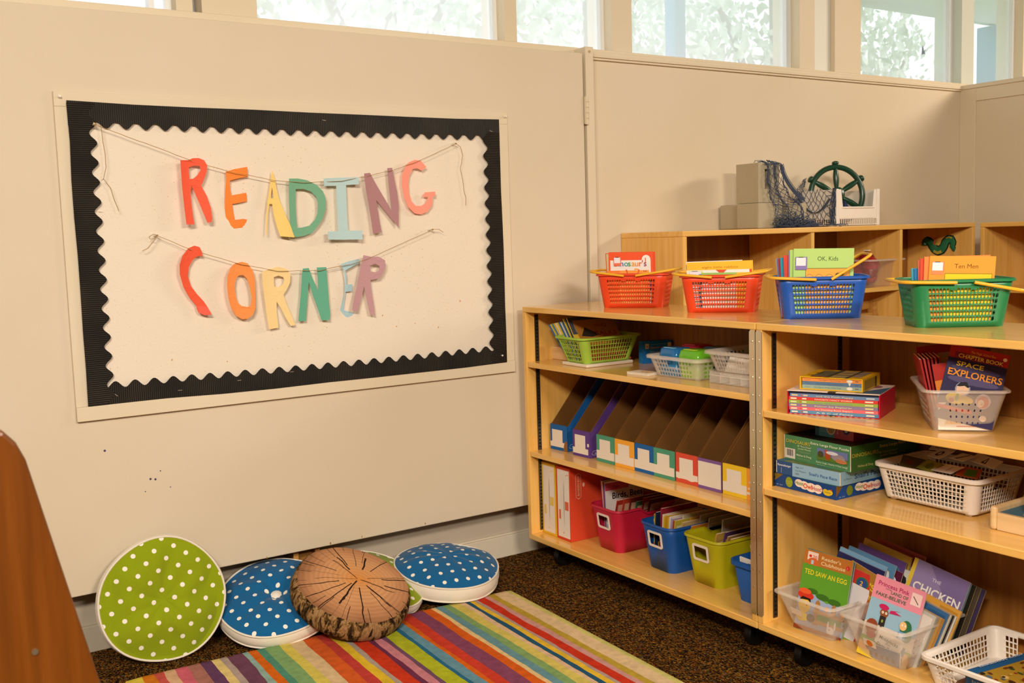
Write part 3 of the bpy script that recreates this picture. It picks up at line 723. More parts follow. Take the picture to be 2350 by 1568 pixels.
def unit(label, y1, y0, shelves, group):
    """y1 = left end (towards the wall), y0 = right end"""
    Zb = .094
    t = thing('bookshelf', label, 'bookshelf', (0, 0, Zb), group=group)
    D = .366; th = .019; H = HZ - Zb
    g = .0015
    obj('top_board', MB().box(FX, FX + D, y0, y1, H - th, H, WY), t, bevel=.0025)
    obj('bottom_board', MB().box(FX, FX + D, y0, y1, 0, .020, WY), t, bevel=.0025)
    for a in (y0, y1 - th): obj('side_panel', MB().box(FX, FX + D, a, a + th, .020, H - th, WZ), t, bevel=.001)
    obj('back_panel', MB().box(FX + D - .008, FX + D - .001, y0 + th, y1 - th, .02, H - th, WBK_SHADE), t)
    for z in shelves: obj('shelf', MB().box(FX + .003, FX + D - .01, y0 + th + g, y1 - th - g, z - Zb - th, z - Zb, WY), t, bevel=.002)
    for x in (FX + .046, FX + D - .05): pilaster(t, x, y1 - th, 1, .03, H - th - .01)
    for x in (FX + .046, FX + D - .05):
        mb_t = MB()
    for x in (FX + .085, FX + D - .07):
        for y in (y0 + .09, y1 - .09): caster(t, x, y)
    return t
U1 = unit('maple bookshelf on castors nearest the wall, left half of the hinged pair', 3.056, 1.944, (.745, .421), 'hinged pair of maple bookshelves')
U2 = unit('maple bookshelf on castors nearer the viewer, right half of the hinged pair', 1.941, .83, (.708, .495), 'hinged pair of maple bookshelves')
def steelmat():
    m, nt, b = newmat('worn_steel')
    b.inputs['Base Color'].default_value = (.80, .70, .54, 1); b.inputs['Metallic'].default_value = 1; b.inputs['Roughness'].default_value = .22
    no = N(nt, 'ShaderNodeTexNoise'); no.inputs['Scale'].default_value = 6; nt.links.new(vmap(nt, (1, 1, 1)), no.inputs['Vector'])
    r = ramp(nt, [(.35, (.22, .22, .22, 1)), (.7, (.5, .5, .5, 1))], no.outputs['Fac']); nt.links.new(r.outputs['Color'], b.inputs['Roughness'])
    return m
ST = steelmat()
t = thing('piano_hinge', 'long steel piano hinge joining the two maple bookshelves', 'hinge', (FX, 1.9425, .134))
for s in (0, 1):
    mb = MB(); y0, y1 = ((.0012, .0225), (-.0225, -.0012))[s]
    z1 = .789; c = .006
    mb.prism([(y0, c), (y0 + c * .8, 0), (y1 - c * .8, 0), (y1, c), (y1, z1 - c), (y1 - c, z1), (y0 + c, z1), (y0, z1 - c)], .0016, ST, M=Matrix(((0, 1, 0, -.0018), (1, 0, 0, 0), (0, 0, 1, 0), (0, 0, 0, 1))))
    for k in range(16):
        mb.tube([(-.0019, (y0 + y1) / 2, .03 + k * .0485), (-.0028, (y0 + y1) / 2, .03 + k * .0485)], .0028, pm('cfc8b8', .25, metal=1), 8)
    obj('hinge_leaf', mb, t, merge=False)
mb = MB(); mb.tube([(-.0008, 0, 0), (-.0008, 0, .789)], .0013, pm('3a352c', .4, metal=.8), 8); obj('hinge_pin', mb, t)

# ---------------------------------------------------------------- cubby units along the far wall
def cubby(label, x0, x1, y0, y1, H, divs, shelves, faceneg_y=True, rot=None):
    t = thing('cubby_shelf', label, 'cubby shelf', (x0, y0, 0) if rot is None else rot[0], 0 if rot is None else rot[1], 'low maple cubby units by the far walls')
    W_, D = x1 - x0, y1 - y0; th = .021
    obj('top_board', MB().box(0, W_, 0, D, H - th, H, WX), t, bevel=.003)
    obj('bottom_board', MB().box(0, W_, 0, D, .06, .08, WX), t); obj('plinth', MB().box(.02, W_ - .02, .03, D, 0, .06, WX), t)
    for x in (0, W_ - th): obj('side_panel', MB().box(x, x + th, 0, D, .06, H - th, WZ), t, bevel=.003)
    for x in divs: obj('divider', MB().box(x, x + .019, .006, D - .01, .08, H - th, WZ), t)
    for xa, xb, z in shelves: obj('shelf', MB().box(xa + .001, xb - .001, .004, D - .01, z - .019, z, WX), t, bevel=.002)
    obj('back_panel', MB().box(th, W_ - th, D - .008, D, .08, H - th, WBK_SHADE), t)
    return t
cubby('maple cubby unit against the window wall with three openings', 2.609, 4.420, 2.807, 3.157, 1.193, (.699, 1.266), ((.718, 1.266, .930), (.718, 1.266, .55), (1.285, 1.79, .55)))
cubby('maple cubby unit along the right wall, at the far right', 0, .8, 0, .38, 1.19, (), ((.021, .779, .89), (.021, .779, .5)), rot=((4.446, 2.80, 0), rad(-90)))

# ================================================================ rug
RC = ['e3cb4c', 'd97c22', 'cf5a52', 'e0b48e', 'd9697a', 'b0766a', '6b4468', 'e9cf88', 'b7a29a', '74495f', '96b6ae', 'dd6c1c', '55947c', '86ae72', 'dccb5e', 'dfc193', 'd8622a', 'c4443c', 'e4bf33', 'b0a094',
      'cc3c20', '6f3350', 'cf8690', '74506a', 'b4bc2c', '2f6f94', '6b99ac', 'dc6a1e', 'd2432f', '8a4a66', 'dc6420', 'e6c68c', '6c98a2', '87a96a', 'd9c766', 'e0be98', '2c5a78', 'e8be38', 'b59c96', 'cc3a22', 'd09a94', 'c0a23c', 'e4c699', 'd8cf7c']
def rugmat(c):
    m, nt, b = newmat('rug_wool_' + c)
    b.inputs['Roughness'].default_value = .95; b.inputs['Specular IOR Level'].default_value = .05; b.inputs['Sheen Weight'].default_value = 0
    no = N(nt, 'ShaderNodeTexNoise'); no.inputs['Scale'].default_value = 45; no.inputs['Detail'].default_value = 6
    nt.links.new(vmap(nt, (1, 1, 1)), no.inputs['Vector'])
    c0 = lin(c); r = ramp(nt, [(.3, tuple(q * .78 for q in c0[:3]) + (1,)), (.65, c0)], no.outputs['Fac'])
    nt.links.new(r.outputs['Color'], b.inputs['Base Color'])
    n2 = N(nt, 'ShaderNodeTexNoise'); n2.inputs['Scale'].default_value = 420
    nt.links.new(vmap(nt, (1, 1, 1)), n2.inputs['Vector'])
    bp = N(nt, 'ShaderNodeBump'); bp.inputs['Strength'].default_value = .7; bp.inputs['Distance'].default_value = .003
    nt.links.new(n2.outputs['Fac'], bp.inputs['Height']); nt.links.new(bp.outputs['Normal'], b.inputs['Normal'])
    return m
xs = [RB[0] - .0] + RB[1:]
mb = MB(); NY = 90; LEN = 1.9; TH = .014; R0 = .03
grid = {}
R_ = random.Random(3)
def rz_(x, y):
    e = min(x - xs[0], xs[-1] - x, -y, y + LEN)
    return TH * (1 - max(0, 1 - e / .012) ** 2) if e < .012 else TH
cols = []
for i, x in enumerate(xs):
    ph = R_.uniform(0, 10); am = .0028 if 0 < i < len(xs) - 1 else 0
    cols.append((x, ph, am))
cl = [(xs[0], 0, 0), (xs[0] + .004, 0, 0), (xs[0] + .012, 0, 0)] + cols[1:-1] + [(xs[-1] - .012, 0, 0), (xs[-1] - .004, 0, 0), (xs[-1], 0, 0)]
ci = [0, 0, 0] + list(range(1, len(xs) - 2)) + [len(xs) - 2] * 3
ys = [0, -.002, -.006, -.012] + [-.03 - (LEN - .03) * j / NY for j in range(NY + 1)]
for j, y in enumerate(ys):
    for i, (x, ph, am) in enumerate(cl):
        xx = x + am * (1.6 * noise.noise(Vector((ph, y * 5, 0))) + .8 * noise.noise(Vector((ph, y * 24, 3))))
        # rounded far corners
        e = min(xx - xs[0], xs[-1] - xx)
        dy = 0
        if e < R0: dy = -(R0 - math.sqrt(max(0, R0 * R0 - (R0 - e) ** 2))) * max(0, 1 + y / .2)
        mb.v.append((xx, y + dy, rz_(xx, y)))
nc = len(cl)
for c in RC: mb.mid(rugmat(c))
for j in range(len(ys) - 1):
    for i in range(nc - 1):
        mb.f.append((j * nc + i, (j + 1) * nc + i, (j + 1) * nc + i + 1, j * nc + i + 1)); mb.mi.append(min(ci[i], len(RC) - 1))
rug = obj('striped_rug', mb, loc=(1.824, 2.839, .001), rz=rad(-2.3), smooth=80)
tag(rug, 'wool rug in many coloured stripes on the brown carpet', 'rug')
# ================================================================ things on top of the near shelves
def S(X, Y, z, a=0): return T(X, Y, z, rad(-90 + a))
def shop_basket(label, hx, M, al, ar, tr=None):
    t = thing('shopping_basket', label, 'basket', M=M, group='small plastic shopping baskets on the shelf top')
    m = pm(hx, .35, .5); w0, d0, w1, d1, h = .203, .125, .234, .158, .114
    mb = MB(); fc = [];  n = 10
    for a in range(n):
        c = .05 + .9 * (a + .5) / n; fc += [(c - .041, c - .004), (c + .004, c + .041)]
    sc = []
    for a in range(5):
        c = .08 + .84 * (a + .5) / 5; sc += [(c - .072, c - .01), (c + .01, c + .072)]
    rows = [(.12 + .122 * i, .12 + .122 * i + .104) for i in range(6)]
    loop = basket_parts(mb, w0, d0, w1, d1, h, .022, m, fc, sc, rows, octo=True)
    obj('basket_body', mb, t, solid=.0016, merge=True, smooth=30)
    mb = MB(); rim_strip(mb, loop, m, .007, .006); obj('basket_rim', mb, t, smooth=50)
    for s_ in (-1, 1):
        for x in (-.024, .024): obj('handle_bracket', MB().box(x - .007, x + .007, s_ * (d1 / 2 - .004) - .0015, s_ * (d1 / 2 - .004) + .0015, h - .024, h - .002, m), t, bevel=.0006)
    for s_, ang in ((-1, al), (1, ar)):
        L = .123; yy = d1 / 2 + .008; P = []
        for q in [(0, -yy), (L * .5, -yy - .001), (L - .022, -yy), (L - .009, -yy + .006), (L, -yy + .022), (L, 0), (L, yy - .022), (L - .009, yy - .006), (L - .022, yy), (L * .5, yy + .001), (0, yy)]:
            P.append((s_ * (.02 + q[0] * cos(ang)), q[1], h - .006 + q[0] * sin(ang)))
        mb = MB(); mb.tube(P, .0042, pm('eab02a', .35, .5), 10); obj('handle', mb, t, smooth=60)
    return t
BA = [(2.298, 2.706, -54), (2.312, 2.312, -53), (2.305, 1.930, -43), (2.300, 1.517, -38.5)]
def TB(i, z=HZ + .0005): return T(BA[i][0], BA[i][1], z, rad(BA[i][2]))
shop_basket('red orange shopping basket with yellow handles, nearest the wall, holding the dinosaur book', 'e2461f', TB(0), .13, .14)
shop_basket('red orange shopping basket second from the wall, full of thin white and yellow books', 'e4461f', TB(1), .10, .13)
shop_basket('blue shopping basket on the shelf top, right handle raised', '1f55b0', TB(2), .06, .55)
shop_basket('green shopping basket at the right end of the shelf top', '1f7a48', TB(3), .03, -.20)

def sticker(x, y, c, s=1): return [('r', x, y, .17 * s, .16 * s, c), ('r', x + .012, y + .05 * s, .14 * s, .10 * s, 'e9e6ee'), ('r', x + .05, y + .15 * s, .07 * s, .012, '4a4a3a')]
def stack_in(i, items, y0, group, base='basket'):
    """items: (label, w, h, t, colour, x, z, roll, art, lean)"""
    y = y0
    for it in items:
        lab, w, h, t_, c, x, z, roll, fr, ln = it[:10]; kw = it[10] if len(it) > 10 else {}
        M = TB(i) @ Matrix.Translation((x, y, .003 + z)) @ RX(rad(ln)) @ RY(rad(roll))
        book(lab, w, h, t_, c, M, fr, group, **kw)
        y += t_ + .0012
# basket 1
dd = []
for ch, x, c in [('D', .13, 'd8482a'), ('i', .23, '8a3a9a'), ('n', .27, '3f63b0'), ('o', .36, '2e9a9a'), ('s', .45, '3f8f4a'), ('a', .53, 'e0a63a'), ('u', .61, 'e8962a'), ('r', .70, 'e2642a'), ("'", .77, 'c03a2a'), ('s', .81, '9a3f6a')]:
    dd.append(('t', ch, x, .75, .15, c, None, .01))
for ch, x, c in [('D', .60, 'f0a030'), ('a', .71, 'e24a24'), ('y', .79, 'a84a3a')]: dd.append(('t', ch, x, .61, .14, c, None, .01))
dino = [('r', .04, .04, .92, .82, 'ece9e2'), ('r', .04, .04, .92, .46, 'd8dfc8'), ('r', .66, .30, .3, .2, '7a3a2a'), ('r', .78, .3, .18, .17, '2f4f9a'), ('e', .86, .87, .1, .085, 'efece4'), ('t', '1', .835, .82, .12, 'e24a24', None, .015)] + dd + sticker(.12, .76, 'e8795a', 1)
sun = [('r', .30, 0, .7, 1, 'f3a04a'), ('e', .60, .40, .34, .35, 'f8b860'), ('e', .60, .38, .27, .28, 'f2a850')] + [('p', [(.60 + .36 * cos(a), .4 + .37 * sin(a)), (.60 + .62 * cos(a + .03), .4 + .64 * sin(a + .03)), (.60 + .62 * cos(a - .03), .4 + .64 * sin(a - .03))], 'd8602a') for a in (.5, .9, 1.3, 1.8, 2.3)] + sticker(.05, .72, 'f0e9e0', 1)
stack_in(0, [
    ('small orange sunburst book in front of the dinosaur book', .142, .122, .003, 'f0863a', -.083, 0, 0, sun, 2),
    ('white book titled Dinosaur\'s Day with an orange border, in the first orange basket', .150, .182, .004, 'ee5c34', -.080, 0, .4, dino, 3),
    ('orange edged thin book just behind the dinosaur book', .158, .184, .004, 'e2552e', -.080, 0, .6, (), 3),
    ('pale green thin book peeking out left of the dinosaur book', .150, .178, .004, 'dfe0a8', -.086, 0, -1, (), 3),
    ('rearmost thin book in the first orange basket, orange spine', .158, .180, .006, 'e85a34', -.090, 0, -1, (), 3),
], -.056, 'books in the orange basket nearest the wall')
# basket 2
wn = [('r', .0, .0, 1, .84, 'f0ece4'), ('r', .965, 0, .035, .84, 'e2552e'), ('p', [(.45, .84), (.62, .84), (.54, .74)], 'e0523a'), ('t', 'eight little rabbits', .24, .875, .06, 'c87a1a', .55)] + sticker(.03, .62, 'd4e29a', 1.3)
gsm = [('r', 0, 0, 1, .78, 'e8ece0'), ('r', .70, .0, .3, 1, 'f0c03a'), ('t', 'Sun Wind', .30, .70, .13, 'e0523a', .3, .01), ('r', .02, .45, .26, .4, 'e9e6ee')]
stack_in(1, [
    ('thin green edged book lowest in the second orange basket', .150, .118, .004, '9cc86a', -.055, 0, 0, gsm, 2),
    ('thin blue edged book beside the green edged one in the second orange basket', .158, .114, .003, '3f9ac0', -.064, 0, 0, (), 2),
    ('white book with a yellow top strip in the second orange basket', .196, .150, .004, 'f2c23a', -.100, 0, -.5, wn, 3),
    ('yellow topped book behind the white one in the second orange basket', .196, .150, .005, 'f0b834', -.096, 0, -1, (), 3),
    ('blue and white thin book at the left rear of the second orange basket', .170, .152, .004, 'dfe6ea', -.102, 0, -1, [('r', 0, .84, .4, .1, '2f5f9a')], 3),
], -.056, 'books in the second orange basket')
# basket 3
ok = [('t', 'OK, Kids', .40, .825, .09, '3d5034', .34), ('r', .20, .0, .74, .72, '6a5a2a'), ('r', .207, 0, .726, .712, 'f2ac4a')]
for x in (.27, .43, .60, .77): ok += [('e', x, .52, .085, .115, '7a5220'), ('e', x, .52, .081, .110, 'f4b45c'), ('e', x - .03, .56, .008, .01, '3a2a1a'), ('e', x + .03, .56, .008, .01, '3a2a1a'), ('r', x - .03, .50, .06, .006, '7a5220')]
ok += [('e', .77, .63, .07, .025, '3a2c22'), ('r', .10, .2, .006, .36, '3a5a2c'), ('p', [(.06, .60), (.15, .60), (.13, .55), (.08, .55)], 'f0b040')] + sticker(.03, .70, '8a78b4', 1.15)
ten = [('t', 'Ten Men', .38, .83, .09, '6a4410', .36), ('r', .24, .0, .72, .76, '8a7a1a'), ('r', .248, 0, .704, .75, 'f0cc2c'), ('p', [(.70, .60), (.76, .68), (.84, .63), (.9, .58)], '4a3c14'), ('r', .105, .2, .006, .4, '7a3a20'), ('p', [(.05, .60), (.16, .60), (.13, .55), (.08, .55)], 'd8482a')] + sticker(.03, .74, 'f08a5a', 1.15)
stack_in(2, [
    ('light green book titled OK, Kids in the blue basket', .158, .190, .003, 'b4d67c', -.080, 0, 1, ok, 4),
    ('light green thin book just behind the OK, Kids book', .158, .187, .003, 'a8cc74', -.087, 0, 0, (), 4),
    ('purple edged thin book behind the green ones in the blue basket', .150, .184, .003, '8f86b8', -.090, 0, 0, (), 4),
    ('red edged thin book in the blue basket', .150, .172, .004, 'd04a3a', -.097, 0, -2, (), 4),
    ('teal edged thin book in the blue basket', .150, .166, .004, '2f8fa8', -.103, 0, -3, (), 4),
    ('dark red thin book toward the rear of the blue basket', .150, .164, .004, 'a83a3a', -.105, .0, -4, (), 4),
    ('purple grey thin book toward the rear of the blue basket', .150, .164, .004, '7a80b0', -.107, .0, -5, (), 4),
    ('rearmost pale yellow thin book in the blue basket', .150, .162, .005, 'dcd890', -.105, 0, -6, (), 4),
], -.056, 'books in the blue basket')
stack_in(3, [
    ('orange book titled Ten Men in the green basket', .152, .170, .003, 'f29c3c', -.083, 0, 2, ten, 5),
    ('orange thin book just behind the Ten Men book', .152, .168, .003, 'ee8a4a', -.089, 0, 0, (), 5),
    ('red edged thin book in the green basket', .150, .164, .004, 'e0503a', -.094, 0, -1, (), 5),
    ('pink edged thin book in the green basket', .150, .160, .004, 'e2705a', -.095, 0, -2, (), 5),
    ('blue edged thin book in the green basket', .140, .140, .004, '2f78b0', -.100, 0, -3, (), 5),
    ('teal edged thin book at the rear of the green basket', .140, .140, .005, '4aa0b8', -.103, 0, -4, (), 5),
], -.056, 'books in the green basket')

# ================================================================ left unit, upper shelf
ZA, ZB_, ZC = .7455, .4215, .1145
tag(obj('wooden_block', MB().box(-.135, .135, 0, .10, 0, .046, wood('x', 'e6bf8a', 'dcb27a', 'eccb9c', .5, 'pale')), M=S(2.185, 2.922, ZA, 4), bevel=.002), 'pale wooden block lying behind the lime green basket', 'block')
M = S(2.204, 2.808, ZA, -1)
tag(obj('tray', MB().box(-.072, .072, -.100, .100, 0, .011, pm('e2d4c0', .6)), M=M, bevel=.003), 'flat white tray under the lime green basket', 'tray')
M = S(2.206, 2.806, ZA + .0118, -2)
t = thing('plastic_basket', 'lime green basket full of leaning books, on the top shelf by the wall', 'basket', M=M)
lg = pm('a2c648', .4, .3)
mb = MB(); loop = basket_parts(mb, .120, .188, .162, .246, .088, .018, lg, evenly(9, .05, .80), evenly(16, .05, .80), [(.09 + .158 * i, .09 + .158 * i + .128) for i in range(5)], solid=[(0, -1, .0, 0, 1)])
obj('basket_body', mb, t, solid=.0016, merge=True, smooth=30); mb = MB(); rim_strip(mb, loop, lg, .008, .005); obj('basket_rim', mb, t, smooth=50)
cols = ['3f78b8', 'e8c83a', '4f8fc0', 'e6c23a', 'e8e2d0', 'f0cc30', '3f6fae', 'dcd6c4', '2f5f9a', 'e8c83a', '3a4a5a', 'e4c040']
nm = ['blue', 'yellow', 'light blue', 'yellow', 'cream', 'bright yellow', 'blue', 'grey white', 'navy', 'yellow', 'slate', 'yellow']
ordn = ['first', 'second', 'third', 'fourth', 'fifth', 'sixth', 'seventh', 'eighth', 'ninth', 'tenth', 'eleventh', 'twelfth', 'thirteenth', 'fourteenth', 'fifteenth', 'sixteenth']
# these books stand with their covers facing right and lean to the left
SIDE = Matrix(((0, -1, 0, 0), (1, 0, 0, 0), (0, 0, 1, 0), (0, 0, 0, 1)))       # cover (-y) -> +x, width -> +y
for k in range(12):
    h = .168 + (.010 if k > 8 else 0)
    fr = ()
    if k == 11: fr = [('r', 0, .62, 1, .38, '4a4f5a'), ('r', .1, .66, .5, .26, '8a9098'), ('t', 'Pet', .2, .70, .14, 'b03a2a', .35), ('r', 0, 0, 1, .40, 'd8d2c4')] + [('r', 0, .05 + .06 * i, 1, .025, '2c3c4c') for i in range(6)]
    Mb = M @ Matrix.Translation((-.050 + .0085 * k, -.088, .004)) @ RY(rad(-46 + k)) @ SIDE
    book('thin book with a %s cover, %s from the left in the lime basket' % (nm[k], ordn[k]), .16, h, .0042, cols[k], Mb, fr, 'books leaning in the lime basket', spine=cols[k])
talks = [('r', 0, 0, 1, .2, 'c0563a'), ('p', [(.05, .62), (.2, .82), (.5, .62), (.3, .58)], '2c2620'), ('t', 'WHO', .45, .80, .12, '8f3a1c', .3), ('t', 'TALKS', .38, .60, .15, '9c3a1c', .55, .01), ('t', 'How', .2, .42, .12, '9c3a1c', .3)]
book('brown covered book showing the word TALKS in the lime basket', .17, .170, .005, 'b07832', M @ Matrix.Translation((.056, -.070, .004)) @ RY(rad(-37)) @ SIDE, talks, 'books leaning in the lime basket')
# blue letter box, turned to face the room
M = T(2.306, 2.690, ZA, rad(-18))
mb = MB(); mb.box(0, .112, 0, .03, 0, .076, pm('1565a8', .4)); mb.box(-.0004, 0, .0, .03, 0, .036, pm('1d7fc4', .4))
art(mb, [('r', .10, .66, .12, .22, 'c8b48a'), ('r', .84, .68, .12, .22, 'c8b48a'), ('t', 'A', .13, .7, .16, '3a3020'), ('t', 'Uppercase Letters', .26, .66, .13, 'd08a4a', .54), ('r', .26, .84, .55, .01, '9ab8d0'), ('t', 'Match, Magic Spell', .26, .48, .10, '9ab0c4', .5), ('r', .1, .36, .4, .01, '9ab0c4'), ('r', .12, .28, .5, .01, '9ab0c4')], .112, .076, FR)
tag(obj('card_box', mb, M=M, bevel=.0008), 'small dark blue box of letter cards behind the lime green basket', 'box')
# white cards
M = S(2.135, 2.487, ZA, 6)
t = thing('card_stack', 'short stack of white cards on the shelf beside the clear basket', 'cards', M=M)
for i, (dx, a) in enumerate([(0, 0), (.001, .8), (-.001, -1.2)]):
    obj('card', MB().box(-.045, .045, -.028, .028, .0026 * i, .0026 * i + .0022, pm('e6dac6', .6), M=Matrix.Translation((dx, 0, 0)) @ RZ(rad(a))), t)
mb = MB(); mb.prism([(-.01, 0), (.03, -.006), (.045, .004), (.03, .012), (.0, .009)], .001, pm('d9b27c', .6), M=Matrix.Translation((0, 0, .0088)) @ RX(rad(90)))
obj('paper_scrap', mb, t)

CLR = clearmat('frosted_clear_plastic', 'efe6da', .30)
CLR2 = clearmat('clear_plastic', 'e8dccc', .28, .14)
def clear_basket(name, label, M, w0, d0, w1, d1, h, ncol, nrow, win=True, cm=None, scol=8, rim=.009):
    cm = cm or CLR
    t = thing(name, label, 'basket', M=M)
    mb = MB()
    w = [(0, .36, .64, .52, .86)] if win else []
    loop = basket_parts(mb, w0, d0, w1, d1, h, .014, cm, evenly(ncol, .06, .55), evenly(scol, .08, .55), [(.10 + .2 * i, .10 + .2 * i + .11) for i in range(nrow)], windows=w, solid=[(0, .36, .64, .5, 1), (0, .86, 1, .4, .7)] if win else ())
    obj('basket_body', mb, t, solid=.0014, merge=True, smooth=30); mb = MB(); rim_strip(mb, loop, cm, rim, .009); obj('basket_rim', mb, t, smooth=40)
    return t
def lidbox(label, M, w, d, h, body, lid, latch, group='small lidded boxes in the clear basket'):
    t = thing('lidded_box', label, 'box', M=M, group=group)
    mb = MB(); loop = basket_parts(mb, w * .86, d * .86, w * .96, d * .96, h * .72, .012, pm(body, .3, .5))
    obj('box_body', mb, t, solid=.001, merge=True, smooth=40)
    def rr(sx, sy, z, r=.014):
        out = []
        for cx, cy, a0 in ((1, -1, -90), (1, 1, 0), (-1, 1, 90), (-1, -1, 180)):
            for k in range(5):
                a = rad(a0 + 22.5 * k); out.append((cx * (sx / 2 - r) + r * cos(a), cy * (sy / 2 - r) + r * sin(a), z))
        return out
    mb = MB(); vs = []; L = [(w, d, h * .70, .014), (w, d, h * .78, .014), (w * .97, d * .97, h * .82, .014), (w * .94, d * .95, h * .96, .018), (w * .82, d * .86, h, .018)]
    for sx, sy, z, r in L: vs += rr(sx, sy, z, r)
    fs = []
    for i in range(len(L) - 1):
        for j in range(20): fs.append((i * 20 + j, i * 20 + (j + 1) % 20, (i + 1) * 20 + (j + 1) % 20, (i + 1) * 20 + j))
    fs += [tuple(range(20))[::-1], tuple(80 + j for j in range(20))]
    mb.add(vs, fs, pm(lid, .22, .6)); obj('box_lid', mb, t, smooth=50)
    mb = MB(); mb.box(-w * .27, w * .27, -d * .40, -d * .24, h * .99, h * 1.025, pm(latch, .25, .6)); mb.box(-w * .24, w * .24, -d * .515, -d * .50, h * .45, h * .80, pm(lid, .25, .6)); obj('latch', mb, t, bevel=.0015)
CB = S(2.228, 2.345, ZA, 0)
clear_basket('storage_basket', 'clear open basket holding the blue and green lidded boxes', CB, .185, .165, .222, .205, .066, 12, 4)
for (x, y, w, d, h, c, l, lt, lab) in [(-.048, -.04, .085, .075, .085, '2f86bc', '1672b4', '7cc0e0', 'blue lidded box at the front left of the clear basket'), (.043, -.038, .092, .078, .085, '9fd43a', '6cc02c', 'c8e23a', 'bright green lidded box at the front right of the clear basket'),
                                       (-.043, .046, .088, .08, .088, 'b03060', 'c01e50', 'd84a70', 'crimson lidded box at the rear left of the clear basket'), (.050, .046, .088, .08, .086, '1f4f7a', '1b5f86', '3a7aa0', 'teal blue lidded box at the rear right of the clear basket')]:
    lidbox(lab, CB @ Matrix.Translation((x, y, .003)), w, d, h, c, l, lt)
CB2 = S(2.225, 2.115, ZA, 0)
t = thing('divided_case', 'flat clear case with compartments under the rightmost clear basket', 'case', M=CB2)
mb = MB(); mb.box(-.093, .093, -.075, .09, 0, .0016, CLR); mb.box(-.093, .093, -.075, .09, .034, .0356, CLR)
for y in (-.075, .0884): mb.box(-.093, .093, y, y + .0016, .0016, .034, CLR)
for x in (-.093, .0914): mb.box(x, x + .0016, -.0734, .0884, .0016, .034, CLR)
obj('case_shell', mb, t)
mb = MB()
for x in (-.052, -.012, .03, .065): mb.box(x, x + .002, -.073, .088, .002, .033, pm('efe9dc', .5))
mb.box(-.09, .09, -.0735, -.0725, .022, .024, pm('efe9dc', .5))
obj('case_divider', mb, t)
CB3 = S(2.225, 2.110, ZA + .0358, 0)
clear_basket('storage_basket', 'clear open basket on top of the flat divided case, beside the steel hinge', CB3, .150, .150, .186, .19, .062, 12, 4)
R_ = random.Random(5)
for i, (c, lab) in enumerate([('e6ded0', 'white paper slip at the bottom of the rightmost clear basket'), ('d8482e', 'red card in the rightmost clear basket'), ('e2dccf', 'white folded card leaning at the front of the rightmost clear basket')]):
    Mx = CB3 @ Matrix.Translation(((-.02, .03, .0)[i], (-.02, .0, -.045)[i], (.003, .006, .012)[i])) @ RZ(rad((5, -12, 3)[i])) @ RX(rad((0, 0, 60)[i])) @ RY(rad((0, 0, 6)[i]))
    tag(obj('paper_card', MB().box(-.05, .05, -.03, .03, 0, .0014, pm(c, .6)), M=Mx), lab, 'card')
lidbox('dark green lidded box behind the rightmost clear basket', S(2.372, 2.215, ZA), .092, .085, .088, '24602c', '2f6a24', '6a9a2c', 'lidded boxes at the back of the top shelf')
lidbox('dark red lidded box behind the rightmost clear basket, beside the dark green one', S(2.375, 2.105, ZA), .10, .085, .092, '7a1c34', '8a1c3a', '3a4a6a', 'lidded boxes at the back of the top shelf')

# ================================================================ left unit, magazine files
KR = None
def kraft():
    m, nt, b = newmat('brown_corrugated_card')
    w = N(nt, 'ShaderNodeTexWave'); w.inputs['Scale'].default_value = 130; w.inputs['Distortion'].default_value = .6; w.bands_direction = 'DIAGONAL'
    nt.links.new(vmap(nt, (1, 1, 1)), w.inputs['Vector'])
    r = ramp(nt, [(.2, '6e4822'), (.8, '82592c')], w.outputs['Fac']); nt.links.new(r.outputs['Color'], b.inputs['Base Color'])
    b.inputs['Roughness'].default_value = .9; b.inputs['Specular IOR Level'].default_value = .1
    return m
KR = kraft()
FC = [('blue', '1f62a8'), ('purple', '5f3f8a'), ('green', '4f9a7c'), ('yellow orange', 'f0a83a'), ('blue', '1f62a8'), ('green', '4f9a7c'), ('red', 'd8503a'), ('purple', '7f5a9c'), ('yellow', 'ecc62c'), ('orange', 'f0a040')]
FY = [3.024, 2.884, 2.752, 2.650, 2.553, 2.457, 2.357, 2.256, 2.155, 2.057]
